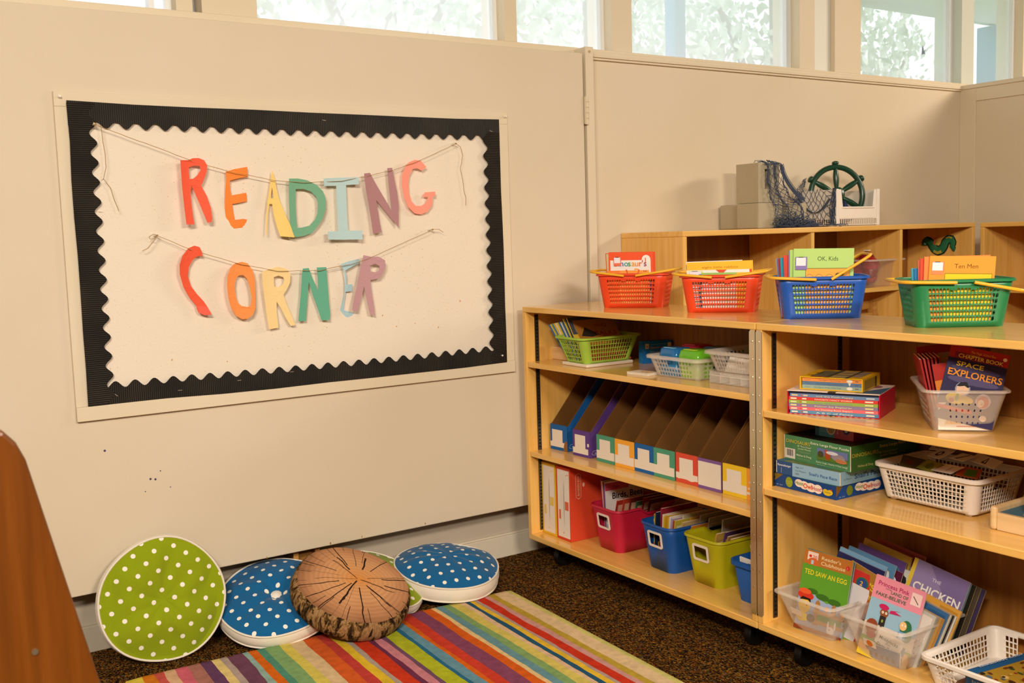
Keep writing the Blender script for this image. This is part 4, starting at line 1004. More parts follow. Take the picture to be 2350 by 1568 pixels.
def magfile(k, label):
    c, hx = FC[k]; w, d, h, hf = .0955, .238, .290, .092; tk = .0026
    if k < 2: w = .093
    if k == 9: w = .085
    y1 = FY[k]
    t = thing('magazine_file', label, 'magazine file', M=T(2.146 + (.004, .0, .002, -.001, .002, 0, .003, 0, .002, 0)[k], y1, ZB_, rad(-90 + (4, 2, 0, .5, -.5, 0, .4, 0, -.3, 0)[k])), group='cardboard magazine files on the middle shelf')
    prof = [(0, 0), (d, 0), (d, h), (d * .80, h), (.006, hf), (0, hf)]
    out = pm(hx, .6, .2)
    YZ = Matrix(((0, 1, 0, 0), (1, 0, 0, 0), (0, 0, 1, 0), (0, 0, 0, 1)))  # prism xz -> (thickness x, y=px, z)
    for s_, x in ((0, 0), (1, w - tk)):
        mb = MB(); mb.prism(prof, tk - .0004, KR, M=Matrix.Translation((x + (.0004 if not s_ else 0), 0, 0)) @ YZ)
        if k in (0, 1, 4): mb.prism([(a + (.0003 if a < .1 else -.0003), b_ + (.0003 if b_ < .01 else -.0012)) for a, b_ in prof], .0004, out, M=Matrix.Translation((x if not s_ else x + tk - .0004, 0, 0)) @ YZ)
        if s_ and k < 2:
            art(mb, [('r', .06, .03, .26, .004, 'cfd6e6'), ('r', .06, .08, .26, .004, 'cfd6e6'), ('p', [(.06, .03), (.03, .05), (.06, .084), (.062, .08), (.035, .053), (.064, .034)], 'cfd6e6'), ('t', 'BANKERS', .09, .045, .024, 'cfd6e6', .2)], d, h, side_plane(w))
        obj('side_wall', mb, t)
    mb = MB(); mb.box(0, w, -.0005, tk, 0, hf, out); mb.box(tk, w - tk, tk, tk + .001, .001, hf, KR)
    wh = 'e9e0d4'
    if c == 'purple' and k == 7: A = [('r', 0, .10, 1, .80, wh)]
    elif k == 0: A = [('r', .10, .12, .62, .68, wh), ('r', 0, .12, 1, .2, wh), ('p', [(.75, .0), (1, .0), (1, .4), (.85, .38)], '8a5f34')]
    elif k == 1: A = [('r', .12, .10, .62, .72, wh), ('r', 0, .10, .9, .22, wh), ('r', .85, .42, .1, .12, wh)]
    elif k == 6: A = [('r', .16, .14, .62, .70, wh), ('r', 0, .14, 1, .20, wh), ('p', [(0, .2), (.1, .12), (.4, .16), (.7, .1), (1, .16), (1, .3), (0, .3)], wh)]
    else: A = [('r', .17, .12, .60, .72, wh), ('r', 0, .12, 1, .30, wh), ('r', .30, .25, .4, .004, 'd8cfc0')]
    if k == 9: A = [('r', .35, .10, .65, .78, wh), ('r', .0, .18, .4, .08, wh), ('r', .05, .34, .35, .06, wh), ('r', .1, .55, .3, .05, wh)]
    art(mb, A, w, hf, Matrix.Translation((0, -.0005, 0)) @ FR)
    obj('front_panel', mb, t)
    mb = MB(); mb.box(tk, w - tk, d - tk, d, 0, h, KR); mb.box(tk, w - tk, tk, d - tk, 0, .002, KR)
    obj('back_panel', mb, t)
lab = ['blue magazine file at the far left of the middle shelf', 'purple magazine file second from the left', 'green magazine file third from the left, beside the purple one', 'yellow orange magazine file between the first green and the second blue', 'blue magazine file fifth from the left', 'green magazine file between the second blue one and the red one', 'red magazine file on the middle shelf', 'purple magazine file with a wide white front, right of the red one', 'yellow magazine file with a white label, right of the white fronted purple one', 'orange magazine file at the far right with a scratched label']
for k in range(10): magfile(k, lab[k])

# ================================================================ left unit, bottom shelf
def archive_box(y1, w, hx, name, label):
    d, h = .245, .262
    t = thing('file_box', label, 'file box', M=S(2.112, y1 - w / 2, ZC, 0), group='upright card file boxes on the bottom shelf')
    mb = MB(); c = pm(hx, .6, .2); mb.box(-w / 2, w / 2, 0, d, 0, h, c)
    pl = '%s' % {'y': 'e6c65a', 'r': 'dd6a4a'}[name]
    art(mb, [('r', .09, .035, .84, .93, 'ebe2d8'), ('r', .60, .42, .26, .12, pl), ('r', .18, .28, .12, .13, pl), ('e', .72, .90, .03, .008, pl), ('e', .84, .91, .03, .008, pl), ('r', .30, .48, .10, .20, 'f0dccb' if name == 'r' else 'efe3c2'), ('e', .5, .10, .03, .01, pl),
             ('p', [(.545, .16), (.565, .45), (.56, .75), (.545, .82), (.53, .6)], '8a8468')], w, h, Matrix.Translation((-w / 2, 0, 0)) @ FR)
    if name == 'r':
        art(mb, [('r', .10, .60, .006, .30, 'ecc0a8'), ('r', .19, .60, .006, .30, 'ecc0a8'), ('p', [(.10, .90), (.15, .93), (.196, .90), (.19, .90), (.15, .92), (.106, .90)], 'ecc0a8'), ('p', [(.10, .60), (.15, .57), (.196, .60), (.19, .60), (.15, .58), (.106, .60)], 'ecc0a8'), ('t', 'BANKERS BOX', .165, .62, .05, 'ecc0a8', .27 * h / d, 0, 90), ('e', .24, .76, .02, .03, 'ecc0a8')], d, h, side_plane(w / 2))
    obj('box_body', mb, t, bevel=.0008)
archive_box(3.034, .083, 'e6b82a', 'y', 'white and yellow upright file box against the left side of the bottom shelf')
archive_box(2.945, .083, 'd8482a', 'r', 'white and red upright file box beside the crimson bin')
def bin_(label, hx, M, w1=.160, w0=.122, d1=.255, d0=.215, h=.150, tagc=True, dip=None, bigrim=.005):
    t = thing('book_bin', label, 'bin', M=M, group='solid plastic book bins on the bottom shelf')
    m = pm(hx, .42, .4, bump=.15, bscale=1200)
    mb = MB(); loop = basket_parts(mb, w0, d0, w1, d1, h, .026, m, dip=dip, windows=[(0, .16, .78, .55, .80)] if tagc else ())
    obj('bin_body', mb, t, solid=.0022, merge=True, smooth=35); mb = MB(); rim_strip(mb, loop, m, bigrim, .006 if tagc else .012); obj('bin_rim', mb, t, smooth=50)
    if tagc:
        # label frame standing slightly proud of the sloping front
        hw = lambda tt: (w0 + (w1 - w0) * tt) / 2
        yy = lambda tt: -(d0 + (d1 - d0) * tt) / 2
        sl = math.atan2((d1 - d0) / 2, h)
        mb = MB(); A, B_ = .028, .0215
        def rr(a, b_, r):
            o = []
            for cx, cy, a0 in ((1, -1, -90), (1, 1, 0), (-1, 1, 90), (-1, -1, 180)):
                for k in range(5): q = rad(a0 + 22.5 * k); o.append((cx * (a - r) + r * cos(q), cy * (b_ - r) + r * sin(q)))
            return o
        mb.prism(rr(A + .006, B_ + .005, .008), .0028, pm('ece0d4', .4), holes=[rr(A - .001, B_ - .002, .003)], M=Matrix.Translation((-.003, yy(.675) - .0042, h * .675)) @ RX(sl))
        obj('label_frame', mb, t, bevel=.0006)
    return t
BM = [S(2.268, 2.712, ZC, -2), S(2.262, 2.442, ZC, -2), S(2.274, 2.250, ZC, -1), S(2.262, 2.045, ZC, 0)]
dp = ((1, 3), .62, .26, .020)
bin_('crimson book bin beside the red file box', 'c01c3c', BM[0], dip=dp)
bin_('blue book bin with a white label frame, between the crimson and lime yellow bins', '0f4f9c', BM[1], w1=.152, w0=.122)
bin_('lime yellow book bin with a white label frame', 'b4ae10', BM[2], dip=((3,), .62, .26, .020))
bin_('low blue bin at the right end of the bottom shelf, behind the steel hinge', '1255a4', BM[3], w1=.142, w0=.125, h=.122, tagc=False, bigrim=.009)
def stand(M, x, y, z, lean=0, roll=0, yaw=0): return M @ Matrix.Translation((x, y, z)) @ RZ(rad(yaw)) @ RX(rad(-lean)) @ RY(rad(roll))
# crimson bin: books stand spine outward with covers facing right
def side(M, x, y, z, roll=0, yaw=0): return M @ Matrix.Translation((x, y, z)) @ RZ(rad(yaw)) @ RY(rad(roll)) @ SIDE
birds = [('r', 0, .86, .62, .12, 'd0506a'), ('t', 'Pink', .20, .885, .07, '4a2a3a', .16), ('t', 'Birds, Bees', .18, .72, .14, '1c1a1c', .80, .014), ('t', 'and', .34, .58, .12, '1c1a1c', None, .014), ('t', 'Sailing', .10, .42, .16, '1c1a1c', .62, .014), ('r', .0, 0, 1, .34, 'b8c8d8'), ('e', .3, .30, .2, .1, 'd8a880'), ('e', .7, .2, .2, .12, '7a9ac0')]
G0 = 'books in the crimson bin'
book('white book titled Birds, Bees and Sailing in the crimson bin', .165, .222, .004, 'e9e2dc', side(BM[0], -.026, -.092, .004, -2), birds, G0, spine='6a3f8a')
for i, (c, n_) in enumerate([('5f3f8a', 'purple'), ('e07a3a', 'orange'), ('d8d0c0', 'cream'), ('8a2f6a', 'plum')]):
    book('%s edged thin book left of the white Birds, Bees book' % n_, .15, .214 + .003 * i, .004, c, side(BM[0], -.032 - .0065 * i, -.088 + .004 * i, .004, -4 - i), (), G0, spine=c)
for i, (c, n_, hh) in enumerate([('a83226', 'dark red', .176), ('b8402c', 'brick red', .180), ('7f2a22', 'maroon', .182), ('3f6a4a', 'green edged', .166), ('94302a', 'rust red', .178), ('6a2420', 'deep maroon', .17)]):
    book('%s book leaning to the right in the crimson bin, %s from the left' % (n_, ordn[i]), .150, hh, .0045, c, side(BM[0], -.014 + .008 * i, -.088 + .022 * i, .004, 15), [('r', .04, .74, .90, .16, 'cfa488'), ('r', .08, .12, .84, .55, '6a1f1c'), ('r', .02, .70, .96, .015, 'e0c8a8')], G0)
# blue bin: spines to the front
G1 = 'books in the blue bin'
navy = [('r', .04, .08, .92, .72, '14233c'), ('r', .03, .84, .94, .05, 'd8d0b4')]
tim = [('t', 'TIM', .10, .66, .13, 'e0a42a', .34, .014), ('t', 'and the', .10, .54, .06, 'e0a42a', .4), ('t', 'DRAGON', .06, .34, .12, 'e0a42a', .8, .014)]
sp = [('mosaic', 'd8a03a', .165), ('navy', '16283f', .172), ('dark red', '8a1f34', .190), ('cream', 'e4dcc4', .172), ('yellow', 'dcae20', .168), ('mustard', 'c8961c', .172), ('yellow', 'e0b428', .168), ('white', 'e6e0d6', .172), ('lilac', 'a89ac0', .168), ('red', 'c03a2c', .164), ('speckled', 'c0b040', .166)]
x = -.058
for i, (n_, c, hh) in enumerate(sp):
    w_ = .0045 + .0016 * ((i * 7) % 3)
    fr = tim if n_ == 'navy' else (navy if i >= 9 else [('r', .05, .1, .9, .75, '6a5a3a')])
    o = obj('book', bookmb(.15, hh, w_, c, fr, spine=c)); o.matrix_world = side(BM[1], x + w_, -.088, .005, 3 + i * .5)
    if n_ == 'mosaic':
        mb = MB(); art(mb, [('r', .05, .04 + .08 * j, .9, .06, ('c03a2c', '2f8fa8', 'e0c040', '4a9a5a')[j % 4]) for j in range(12)], w_, hh, Matrix(((0, 0, -1, 0), (-1, 0, 0, w_), (0, 1, 0, 0), (0, 0, 0, 1))))
        q = obj('spine_pattern', mb, o)
    tag(o, '%s book standing spine outward, %s from the left in the blue bin' % (n_, ordn[i]), 'book', G1)
    x += w_ + (.017 if n_ == 'navy' else .0012)
for i, (hh, y, xx, c, n_) in enumerate([(.190, -.055, .030, 'c8c0a0', 'cream'), (.180, -.030, .034, 'd8a838', 'golden'), (.172, -.070, .040, 'c9a870', 'tan'), (.186, .0, .040, 'c0b8a6', 'pale'), (.160, -.045, .050, 'd8862a', 'orange'), (.176, .025, .050, 'b8b09a', 'grey')]):
    book('%s edged book with a navy cover, %s of the right group in the blue bin' % (n_, ordn[i]), .14, hh - .01, .005, c, side(BM[1], xx, y, .004, 9 + i), navy, G1)
# lime yellow bin
G2 = 'books in the lime yellow bin'
book('pale book titled If You Can, I Can in the lime yellow bin', .160, .186, .006, '9a978a', side(BM[2], -.020, -.030, .004, 6), [('t', 'If You Can, I Can', .06, .84, .085, 'b0642a', .88, .012), ('r', .0, .74, 1, .05, '6a6a64'), ('r', 0, 0, 1, .7, 'b0ab98')], G2)
for i, (c, n_, hh, w_) in enumerate([('c8a24a', 'tan', .150, .150), ('5a3a6a', 'purple edged', .154, .15), ('d0b060', 'yellow', .140, .14), ('a8844a', 'brown', .150, .15), ('3a4a7a', 'blue edged', .142, .14), ('c09a3a', 'mustard', .152, .15)]):
    book('%s book leaning right in the lime yellow bin, %s from the left' % (n_, ordn[i]), w_, hh, .005, c, side(BM[2], -.034 + .010 * i, -.060 + .012 * ((i * 2) % 5), .004, 14 + i), [('r', .03, .1, .94, .75, 'b08f48'), ('r', .1, .6, .3, .2, 'e6d49a'), ('e', .7, .8, .08, .05, '3a2a1a')], G2)
# low blue bin
G3 = 'papers in the low blue bin'
for i in range(4):
    book('white booklet standing in the low blue bin, %s from the left' % ordn[i], .12, .150 + .012 * i, .005, 'e6e0d4', BM[3] @ Matrix.Translation((-.030 + .012 * i, -.055 + .01 * i, .004)) @ RY(rad(-10 + 3 * i)) @ SIDE, [('r', .72, .55, .16, .3, '4a4440')] if i == 3 else (), G3)
book('white card with a dark purple picture at the front of the low blue bin', .10, .120, .004, 'ebe4dc', stand(BM[3], -.052, -.100, .012, -6, 2), [('r', .34, .3, .66, .60, '3a1238'), ('r', .32, .3, .03, .60, 'c8302c')], G3)
# ================================================================ right unit, upper shelf
Z1_, Z2_, Z3_ = .7085, .4955, .1145
M = T(2.072, 1.842, Z1_, rad(-65.7))
t = thing('slipcase', 'red and white slipcase of six thin books lying flat on the right shelf', 'box set', M=M)
W, D, H = .234, .175, .062
rd = pm('c4183c', .4); wt = pm('e6d2c2', .5); nv = pm('141830', .6)
mb = MB(); mb.box(0, W, 0, D, H - .002, H, wt); mb.box(0, W, 0, D, 0, .0015, rd); mb.box(0, .002, 0, D, .0015, H - .002, rd); mb.box(W - .002, W, 0, D, .0015, H - .002, rd); mb.box(.002, W - .002, D - .002, D, .0015, H - .002, nv)
mb.box(.002, W - .002, .003, D - .002, H - .0075, H - .002, nv)
mb.box(.105, .125, -.0006, .012, H - .0026, H + .0003, pm('3a2e22', .7)); mb.box(.105, .125, -.0006, .004, -.0001, .002, pm('2a2420', .7))
art(mb, [('p', [(.72, .05), (1, .05), (1, .75)], '3f6a8a'), ('e', .85, .72, .06, .12, '9a5a6a'), ('e', .62, .5, .10, .10, 'c8706a')], W, D, top_plane(H))
art(mb, [('r', .02 + .06 * i, .2, .03, .5, 'e6c0b8') for i in range(16)], W, .0015, FR)
obj('case_shell', mb, t)
bk = [('5a8fae', 'teal', 'e8e0c0', 'A B C of Fancy'), ('e06a70', 'coral', 'f0dcc0', 'the Dazzling Book Report'), ('8a7a9c', 'mauve', 'e0d890', 'Poison Ivy Explorer'), ('96ac4a', 'green', 'd8e0a0', 'Poet Extraordinaire'), ('d84038', 'red', 'f2e2c8', "FAVORITE FANCY WORDS"), ('6a86ac', 'blue', 'e0c890', 'and the Posh Puppy')]
z = .0018
for i, (c, n_, tc, tt) in enumerate(bk):
    h_ = .0085; x0 = .003 + (.003, .001, .0, .0, .0, .003)[i]
    mb = MB(); cc = pm(c, .45); L = W - .008
    mb.box(x0, x0 + L, .004, .16, z, z + h_, cc)
    art(mb, [('r', .02, .25, .07, .45, tc), ('e', .135, .48, .008, .25, 'd8503a'), ('r', .155, .28, .05, .4, tc), ('t', tt, .30, .22, .62, tc if i != 3 else '7a9ab0', .42, .01), ('r', .86, .28, .09, .42, tc if i < 5 else 'c8d0d8')], L, h_, Matrix.Translation((x0, .004, z)) @ FR)
    o = obj('book', mb, M=M)
    tag(o, '%s thin book in the red slipcase, %s from the bottom' % (n_, ordn[i]), 'book', 'books in the red slipcase')
    z += h_ + .0002
M = T(2.102, 1.826, Z1_ + H + .0012, rad(-69))
t = thing('slipcase', 'yellow slipcase of three thin books on top of the red slipcase', 'box set', M=M)
W, D, H = .163, .15, .0335
yl = pm('e8b820', .4)
mb = MB(); mb.box(0, W, 0, D, H - .0022, H, yl); mb.box(0, W, 0, D, 0, .0022, yl); mb.box(0, .0028, 0, D, .0022, H - .0022, yl); mb.box(W - .0028, W, 0, D, .0022, H - .0022, yl); mb.box(.003, W - .003, D - .002, D, .0022, H - .0022, nv)
art(mb, [('r', .14, .12, .24, .72, '6a6a50'), ('r', .38, 0, .08, 1, '4a5040'), ('r', .47, .04, .24, .86, 'a89a68'), ('r', .71, 0, .05, 1, '4a5040'), ('r', .77, .2, .14, .66, '9a8a78'), ('r', .47, .62, .24, .05, '8a4a2a'), ('r', .47, .34, .24, .04, '6a5a3a'), ('r', .77, .5, .14, .04, '6a5a4a'), ('r', .16, .02, .3, .05, 'b8502a'), ('r', .06, .2, .10, .03, '2a2410'), ('r', .1, .5, .12, .03, '2a2410'), ('r', .1, .86, .2, .03, '2a2410')], W, D, top_plane(H))
art(mb, [('r', .1, .1, .7, .75, 'a8882a'), ('r', .7, .05, .1, .8, '4a3c1c')], D, H, side_plane(W))
obj('case_shell', mb, t)
z = .0024
for i, (c, n_, tt) in enumerate([('9ab0a0', 'grey green', 'The Pigeon Finds a Hot Dog!'), ('5f7c9c', 'slate blue', "Don't Let the Pigeon Drive the Bus!"), ('ee9448', 'orange', 'The Pigeon Has Feelings, Too!')]):
    h_ = .0093; mb = MB(); L = W - .0085; mb.box(.0052, .0052 + L, .004, .14, z, z + h_, pm(c, .45))
    art(mb, [('t', 'Willems', .04, .38, .32, '5a5a5a', .10), ('t', tt, .20 + .04 * i, .33, .42, '4a5058', .46), ('r', .89, .42, .06, .2, '5a5a5a')] + ([('e', .80, .5, .05, .46, 'dfe0d8'), ('e', .80, .5, .04, .36, 'e9e6dc')] if i != 1 else [('p', [(.775, 1), (.825, 1), (.80, .1)], 'dfe0d8')]), L, h_, Matrix.Translation((.0052, .004, z)) @ FR)
    o = obj('book', mb, M=M); tag(o, '%s thin book in the yellow slipcase, %s' % (n_, ('lowest of the three', 'middle of the three', 'topmost of the three')[i]), 'book', 'books in the yellow slipcase')
    z += h_ + .0002
# clear bin turned towards the room with the space book
M = T(2.240, 1.462, Z1_, rad(-48))
def clear_bin(label, M, w0, d0, w1, d1, h, holes=True, stick=None, grp='clear tapered book bins on the right bookshelf'):
    t = thing('clear_book_bin', label, 'bin', M=M, group=grp)
    mb = MB(); loop = basket_parts(mb, w0, d0, w1, d1, h, .016, CLR2, evenly(6, .18, .30) if holes else (), evenly(9, .1, .35), [(.18 + .155 * i, .18 + .155 * i + .065) for i in range(4)], octo=True)
    obj('bin_body', mb, t, solid=.0014, merge=True, smooth=30)
    mb = MB(); rim_strip(mb, loop, CLR, .009, .004); obj('bin_rim', mb, t, smooth=50)
    if stick:
        x, z, a, c = stick
        mb = MB(); sl = math.atan2((d1 - d0) / 2, h)
        P = Matrix.Translation((x, -(d0 + (d1 - d0) * z / h) / 2 - .0012, z)) @ RX(sl) @ RY(rad(a))
        mb.box(-.018, .018, -.0003, 0, -.010, .010, pm('ead6c6', .6), M=P)
        if c: mb.tube([Vector((0, -.0008, 0)), Vector((0, -.0002, 0))], .009, pm(c, .6), 20, M=P)
        obj('paper_sticker', mb, t)
    return t
clear_bin('clear tapered bin holding the space explorers book on the upper right shelf', M, .130, .175, .174, .245, .100)
G4 = 'books in the clear bin on the upper right shelf'
space = [('r', 0, 0, 1, .83, '2a2350'), ('e', .5, .715, .42, .045, '443e6c'), ('e', .5, .56, .44, .05, '544c78'), ('r', 0, .83, 1, .17, 'a8201c'), ('r', .10, .83, .8, .085, '7a1a3a'), ('t', 'The Magic School Bus', .35, .925, .045, 'd8a83a', .42), ('t', 'A SCIENCE', .30, .885, .03, 'd8b84a', .2),
         ('t', 'CHAPTER BOOK', .16, .845, .07, 'e8d04a', .76, .012), ('e', .93, .93, .035, .024, 'f0e8d8'), ('t', 'SPACE', .16, .735, .085, 'ecd23a', .46, .016), ('t', 'EXPLORERS', .05, .60, .125, 'e8982a', .92, .018),
         ('e', .36, .44, .13, .10, '9aa0b8'), ('e', .36, .44, .105, .082, 'f0c8a8'), ('p', [(.25, .47), (.30, .53), (.40, .545), (.47, .49), (.44, .47), (.38, .49), (.30, .47)], '1c1820'), ('e', .27, .30, .16, .07, 'e8c42a'), ('e', .46, .31, .12, .05, 'e8c42a'), ('e', .22, .27, .05, .03, 'b0402a'), ('e', .30, .32, .03, .05, '6a9a3a'),
         ('e', .74, .34, .13, .10, 'c8b8c8'), ('e', .74, .33, .10, .08, 'c83a1c'), ('e', .71, .31, .055, .05, 'f0d0b8'), ('r', 0, .14, .6, .05, 'c0302c'), ('e', .8, .12, .06, .04, 'e8c8b0')]
o = book('dark blue book titled Space Explorers leaning in the clear bin', .128, .176, .004, '2a2350', M @ Matrix.Translation((-.066, -.090, .034)) @ RZ(rad(-2)) @ RX(rad(-6)) @ RY(rad(13)), space, G4)
book('white book standing at the very front of the clear bin, behind the plastic', .112, .064, .003, 'e6dccf', M @ Matrix.Translation((-.056, -.092, .004)) @ RX(rad(-4)), [('r', .35, .12, .35, .03, 'd0503a'), ('p', [(.12, .2), (.2, .55), (.28, .3), (.4, .45), (.45, .2)], 'dcb070')], G4)
magic = [('r', .04, .66, .8, .22, 'b8a89a'), ('t', 'The', .12, .86, .05, 'd8b04a'), ('t', 'Magic School', .10, .74, .10, 'd8a020', .84, .014), ('r', 0, .60, 1, .03, '6a1410'), ('t', 'AT THE WATERWORKS', .2, .64, .035, '3a1410', .6), ('r', 0, 0, 1, .56, 'd8861c'), ('e', .4, .35, .25, .12, 'e0b02a'), ('e', .35, .2, .2, .1, '7a82b0')]
for i in range(6):
    x = -.058 + .006 * i; c = ('a8282a', 'b83a3c', 'a8282a', '9a2422', 'c0402c', 'a8282a')[i]
    book('red edged thin book at the left of the clear bin, %s from the left' % ordn[i], .13, .165, .0042, c, M @ Matrix.Translation((-.056 + .006 * i, -.060 + .004 * i, .004)) @ RY(rad(-12 + i)) @ SIDE, [('r', 0, 0, 1, .5, ('e8d0a8', '2a5a4a', 'e0c040', 'd8501c', '3a6a5a', 'e8b83a')[i])], G4)
book('red book titled The Magic School in the clear bin, behind the space book', .125, .178, .005, 'b02420', M @ Matrix.Translation((-.062, .060, .004)) @ RX(rad(-2)) @ RY(rad(-8)), magic, G4)
lil = [('r', 0, .74, 1, .26, 'b82a20'), ('r', 0, .56, 1, .18, 'e8882c'), ('e', .3, .62, .2, .08, 'e8c42a'), ('r', 0, 0, 1, .56, '8a90b8'), ('t', 'THE MAGIC', .4, .85, .05, 'e0a83a', .5)]
book('lilac and orange book between the space book and the red edged ones', .115, .150, .004, '8a90b8', M @ Matrix.Translation((-.040, -.062, .004)) @ RX(rad(-4)) @ RY(rad(-10)), lil, G4)
for i in range(3): book('dark red book at the back of the clear bin, %s from the front' % ordn[i], .13, .172, .006, ('6a1c18', '4a1a16', '5a2018')[i], M @ Matrix.Translation((-.055 + .006 * i, .070 + .008 * i, .004)) @ RX(rad(-1)), (), G4)

# ================================================================ right unit, middle shelf: games and puzzles
def gamebox(name, label, M, w, d, h, side, front, right, top='2a2a26', lid=None, edge=None):
    t = thing(name, label, 'box', M=M)
    mb = MB(); mb.box(0, w, 0, d, 0, h, pm(side, .45, .3)); art(mb, front, w, h, FR); art(mb, right, d, h, side_plane(w)); art(mb, top if isinstance(top, list) else [('r', 0, 0, 1, 1, top)], w, d, top_plane(h))
    obj('box_lid', mb, t, bevel=.0008)
    if edge:
        for x, y in ((0, 0), (w, 0)): obj('worn_edge', MB().tube([(x, y, .002), (x, y, h - .001)], .0012, pm(edge, .8), 6), t)
    return t
def bar(n, x, y, w, h, c='1c1c1c', seed=1):
    R_ = random.Random(seed); o = []; 
    for i in range(n): o.append(('r', x + w * i / n, y, w / n * R_.uniform(.3, .7), h, c))
    return o
hoot_f = [('r', 0, 0, 1, 1, '0f3f80'), ('p', [(0, 1), (0, .42), (.14, 1)], '7a6220'), ('t', '4+  2-4', .03, .12, .14, 'b8c4d8', .10), ('e', .245, .52, .06, .40, '8a9a20'), ('t', 'COOPERATIVE', .198, .53, .10, 'c8d060', .095), ('t', 'GAME', .22, .38, .10, 'c8d060', .05)]
hoot_logo = lambda x, s=1: [('e', x + .05 * s, .62, .07 * s, .30, 'f0dccc'), ('e', x + .14 * s, .55, .08 * s, .32, 'f0dccc'), ('e', x + .25 * s, .50, .09 * s, .34, 'f0dccc'), ('e', x + .36 * s, .50, .07 * s, .34, 'f0dccc'),
      ('t', 'Hoot', x - .005, .50, .40, '6a8a2a', .13 * s, .015), ('t', 'Owl', x + .125 * s, .36, .50, 'd8501c', .14 * s, .02), ('t', 'Hoot!', x + .27 * s, .36, .42, 'b83a5a', .15 * s, .012)]
hf = hoot_f + hoot_logo(.36) + [('e', .87, .38, .065, .20, 'd8b82a'), ('e', .84, .48, .04, .18, 'd8b82a'), ('e', .91, .46, .045, .2, 'd8b82a'), ('r', .925, .60, .02, .1, 'c03a2a'), ('t', 'Peaceable Kingdom', .825, .40, .13, '8a6a1a', .10)]
hr = [('p', [(0, 1), (0, .2), (.10, 1)], '6a4a1a'), ('t', '4+  2-4', .04, .1, .14, 'a8b4c8', .08), ('e', .19, .5, .045, .38, '6a7a1a')] + hoot_logo(.28, .85)
gamebox('game_box', 'dark blue Hoot Owl Hoot game box, lowest of the stack on the right shelf', S(2.108, 1.816, Z2_, -1) @ Matrix.Translation((-.104, 0, 0)), .208, .27, .0355, '0f3f80', hf, hr, '1a4a3a')
sn_f = [('r', 0, 0, 1, 1, '8fb4cc'), ('r', 0, 0, .26, 1, '2a4f84'), ('t', 'Ravensburger', .02, .62, .22, 'e0e4ec', .22, .012), ('r', .08, .1, .004, .4, 'b8c4d4'), ('t', 'Age 3-7', .31, .70, .16, '4a5a6c', .13), ('t', '2-6 Players', .31, .44, .15, '4a5a6c', .17), ('r', .31, .20, .06, .1, '7a8a9a'), ('t', "Snail's Pace Race", .53, .36, .30, '2a5a9c', .43, .008)]
sn_r = [('r', 0, 0, 1, 1, '7a9cae'), ('t', '2-6 Players', .05, .35, .18, '3a4a5a', .12), ('t', "Snail's Pace Race", .22, .30, .50, '1c3c70', .62, .014)]
gamebox('game_box', "light blue Snail's Pace Race game box under the green dinosaur puzzle", S(2.112, 1.810, Z2_ + .0358, 1) @ Matrix.Translation((-.104, 0, 0)), .208, .265, .036, '8fb4cc', sn_f, sn_r, [('r', 0, 0, 1, 1, '6a7a4a'), ('r', 0, 0, .12, 1, '2a6a8a'), ('e', .4, .3, .3, .2, 'a89a3a'), ('e', .7, .2, .2, .2, '4a7a6a')], edge='cfc8b4')
pic = lambda x, y, w, h: [('r', x, y, w, h, '6a7ab0'), ('r', x, y, w, h * .4, '5a7a2a'), ('e', x + w * .35, y + h * .5, w * .10, h * .4, 'a84a1c'), ('e', x + w * .30, y + h * .85, w * .05, h * .12, 'b8501c'), ('e', x + w * .7, y + h * .45, w * .22, h * .3, '9a8a94'), ('e', x + w * .8, y + h * .2, w * .18, h * .2, 'c07a4a'), ('e', x + w * .12, y + h * .5, w * .10, h * .28, '4a4a2a'), ('e', x + w * .5, y + h * .75, w * .2, h * .15, 'd8d8e4'), ('p', [(x + w * .45, y + h * .6), (x + w * .98, y + h * .25), (x + w * .9, y + h * .4)], 'a89a94')]
di_f = [('t', 'DINOSAURS', .03, .68, .20, '1c2414', .37, .03), ('t', 'DINOSAURS', .03, .69, .20, 'd8c84a', .37, .005), ('t', 'Extra Large Floor Puzzle', .41, .80, .13, 'e8ecd4', .57, .012), ('r', .01, .06, .16, .40, 'e8e0d4')] + bar(12, .035, .16, .11, .26) + [('t', '48 "Easy-Clean"', .21, .60, .09, 'dce4c0', .22, .008), ('t', 'Jumbo Pieces', .22, .50, .09, 'dce4c0', .2, .008), ('r', .20, .42, .22, .008, 'a8c090'), ('r', .24, .38, .15, .008, 'a8c090'), ('t', 'Melissa & Doug', .20, .22, .12, 'e0e8c8', .23, .008), ('r', .21, .14, .2, .008, 'a8c090'), ('r', .21, .10, .2, .008, 'a8c090')] + pic(.52, .26, .45, .46) + [('t', 'Extra Large, Nearly 4 Feet Long!', .51, .13, .09, 'dce4c0', .46, .008), ('t', 'Ages 3 and up', .52, .05, .05, 'c8d4b0', .12)]
di_r = [('r', 0, 0, 1, 1, '2f5a20'), ('t', 'DINOSAURS', .02, .55, .20, 'a89a2a', .38, .01), ('t', 'Extra Large Floor Puzzle', .42, .75, .16, 'c8b86a', .55, .012), ('t', '48 "Easy-Clean"', .40, .52, .10, 'b0a860', .28), ('t', 'Jumbo Pieces', .42, .40, .10, 'b0a860', .25), ('t', 'Melissa & Doug', .10, .14, .13, 'c0b878', .22)]
gamebox('puzzle_box', 'worn green dinosaurs floor puzzle box in the stack on the right shelf', S(2.136, 1.800, Z2_ + .0722, -2) @ Matrix.Translation((-.112, 0, 0)), .224, .265, .067, '4f8a5c', di_f, di_r, '23201a', edge='d8c8b0')
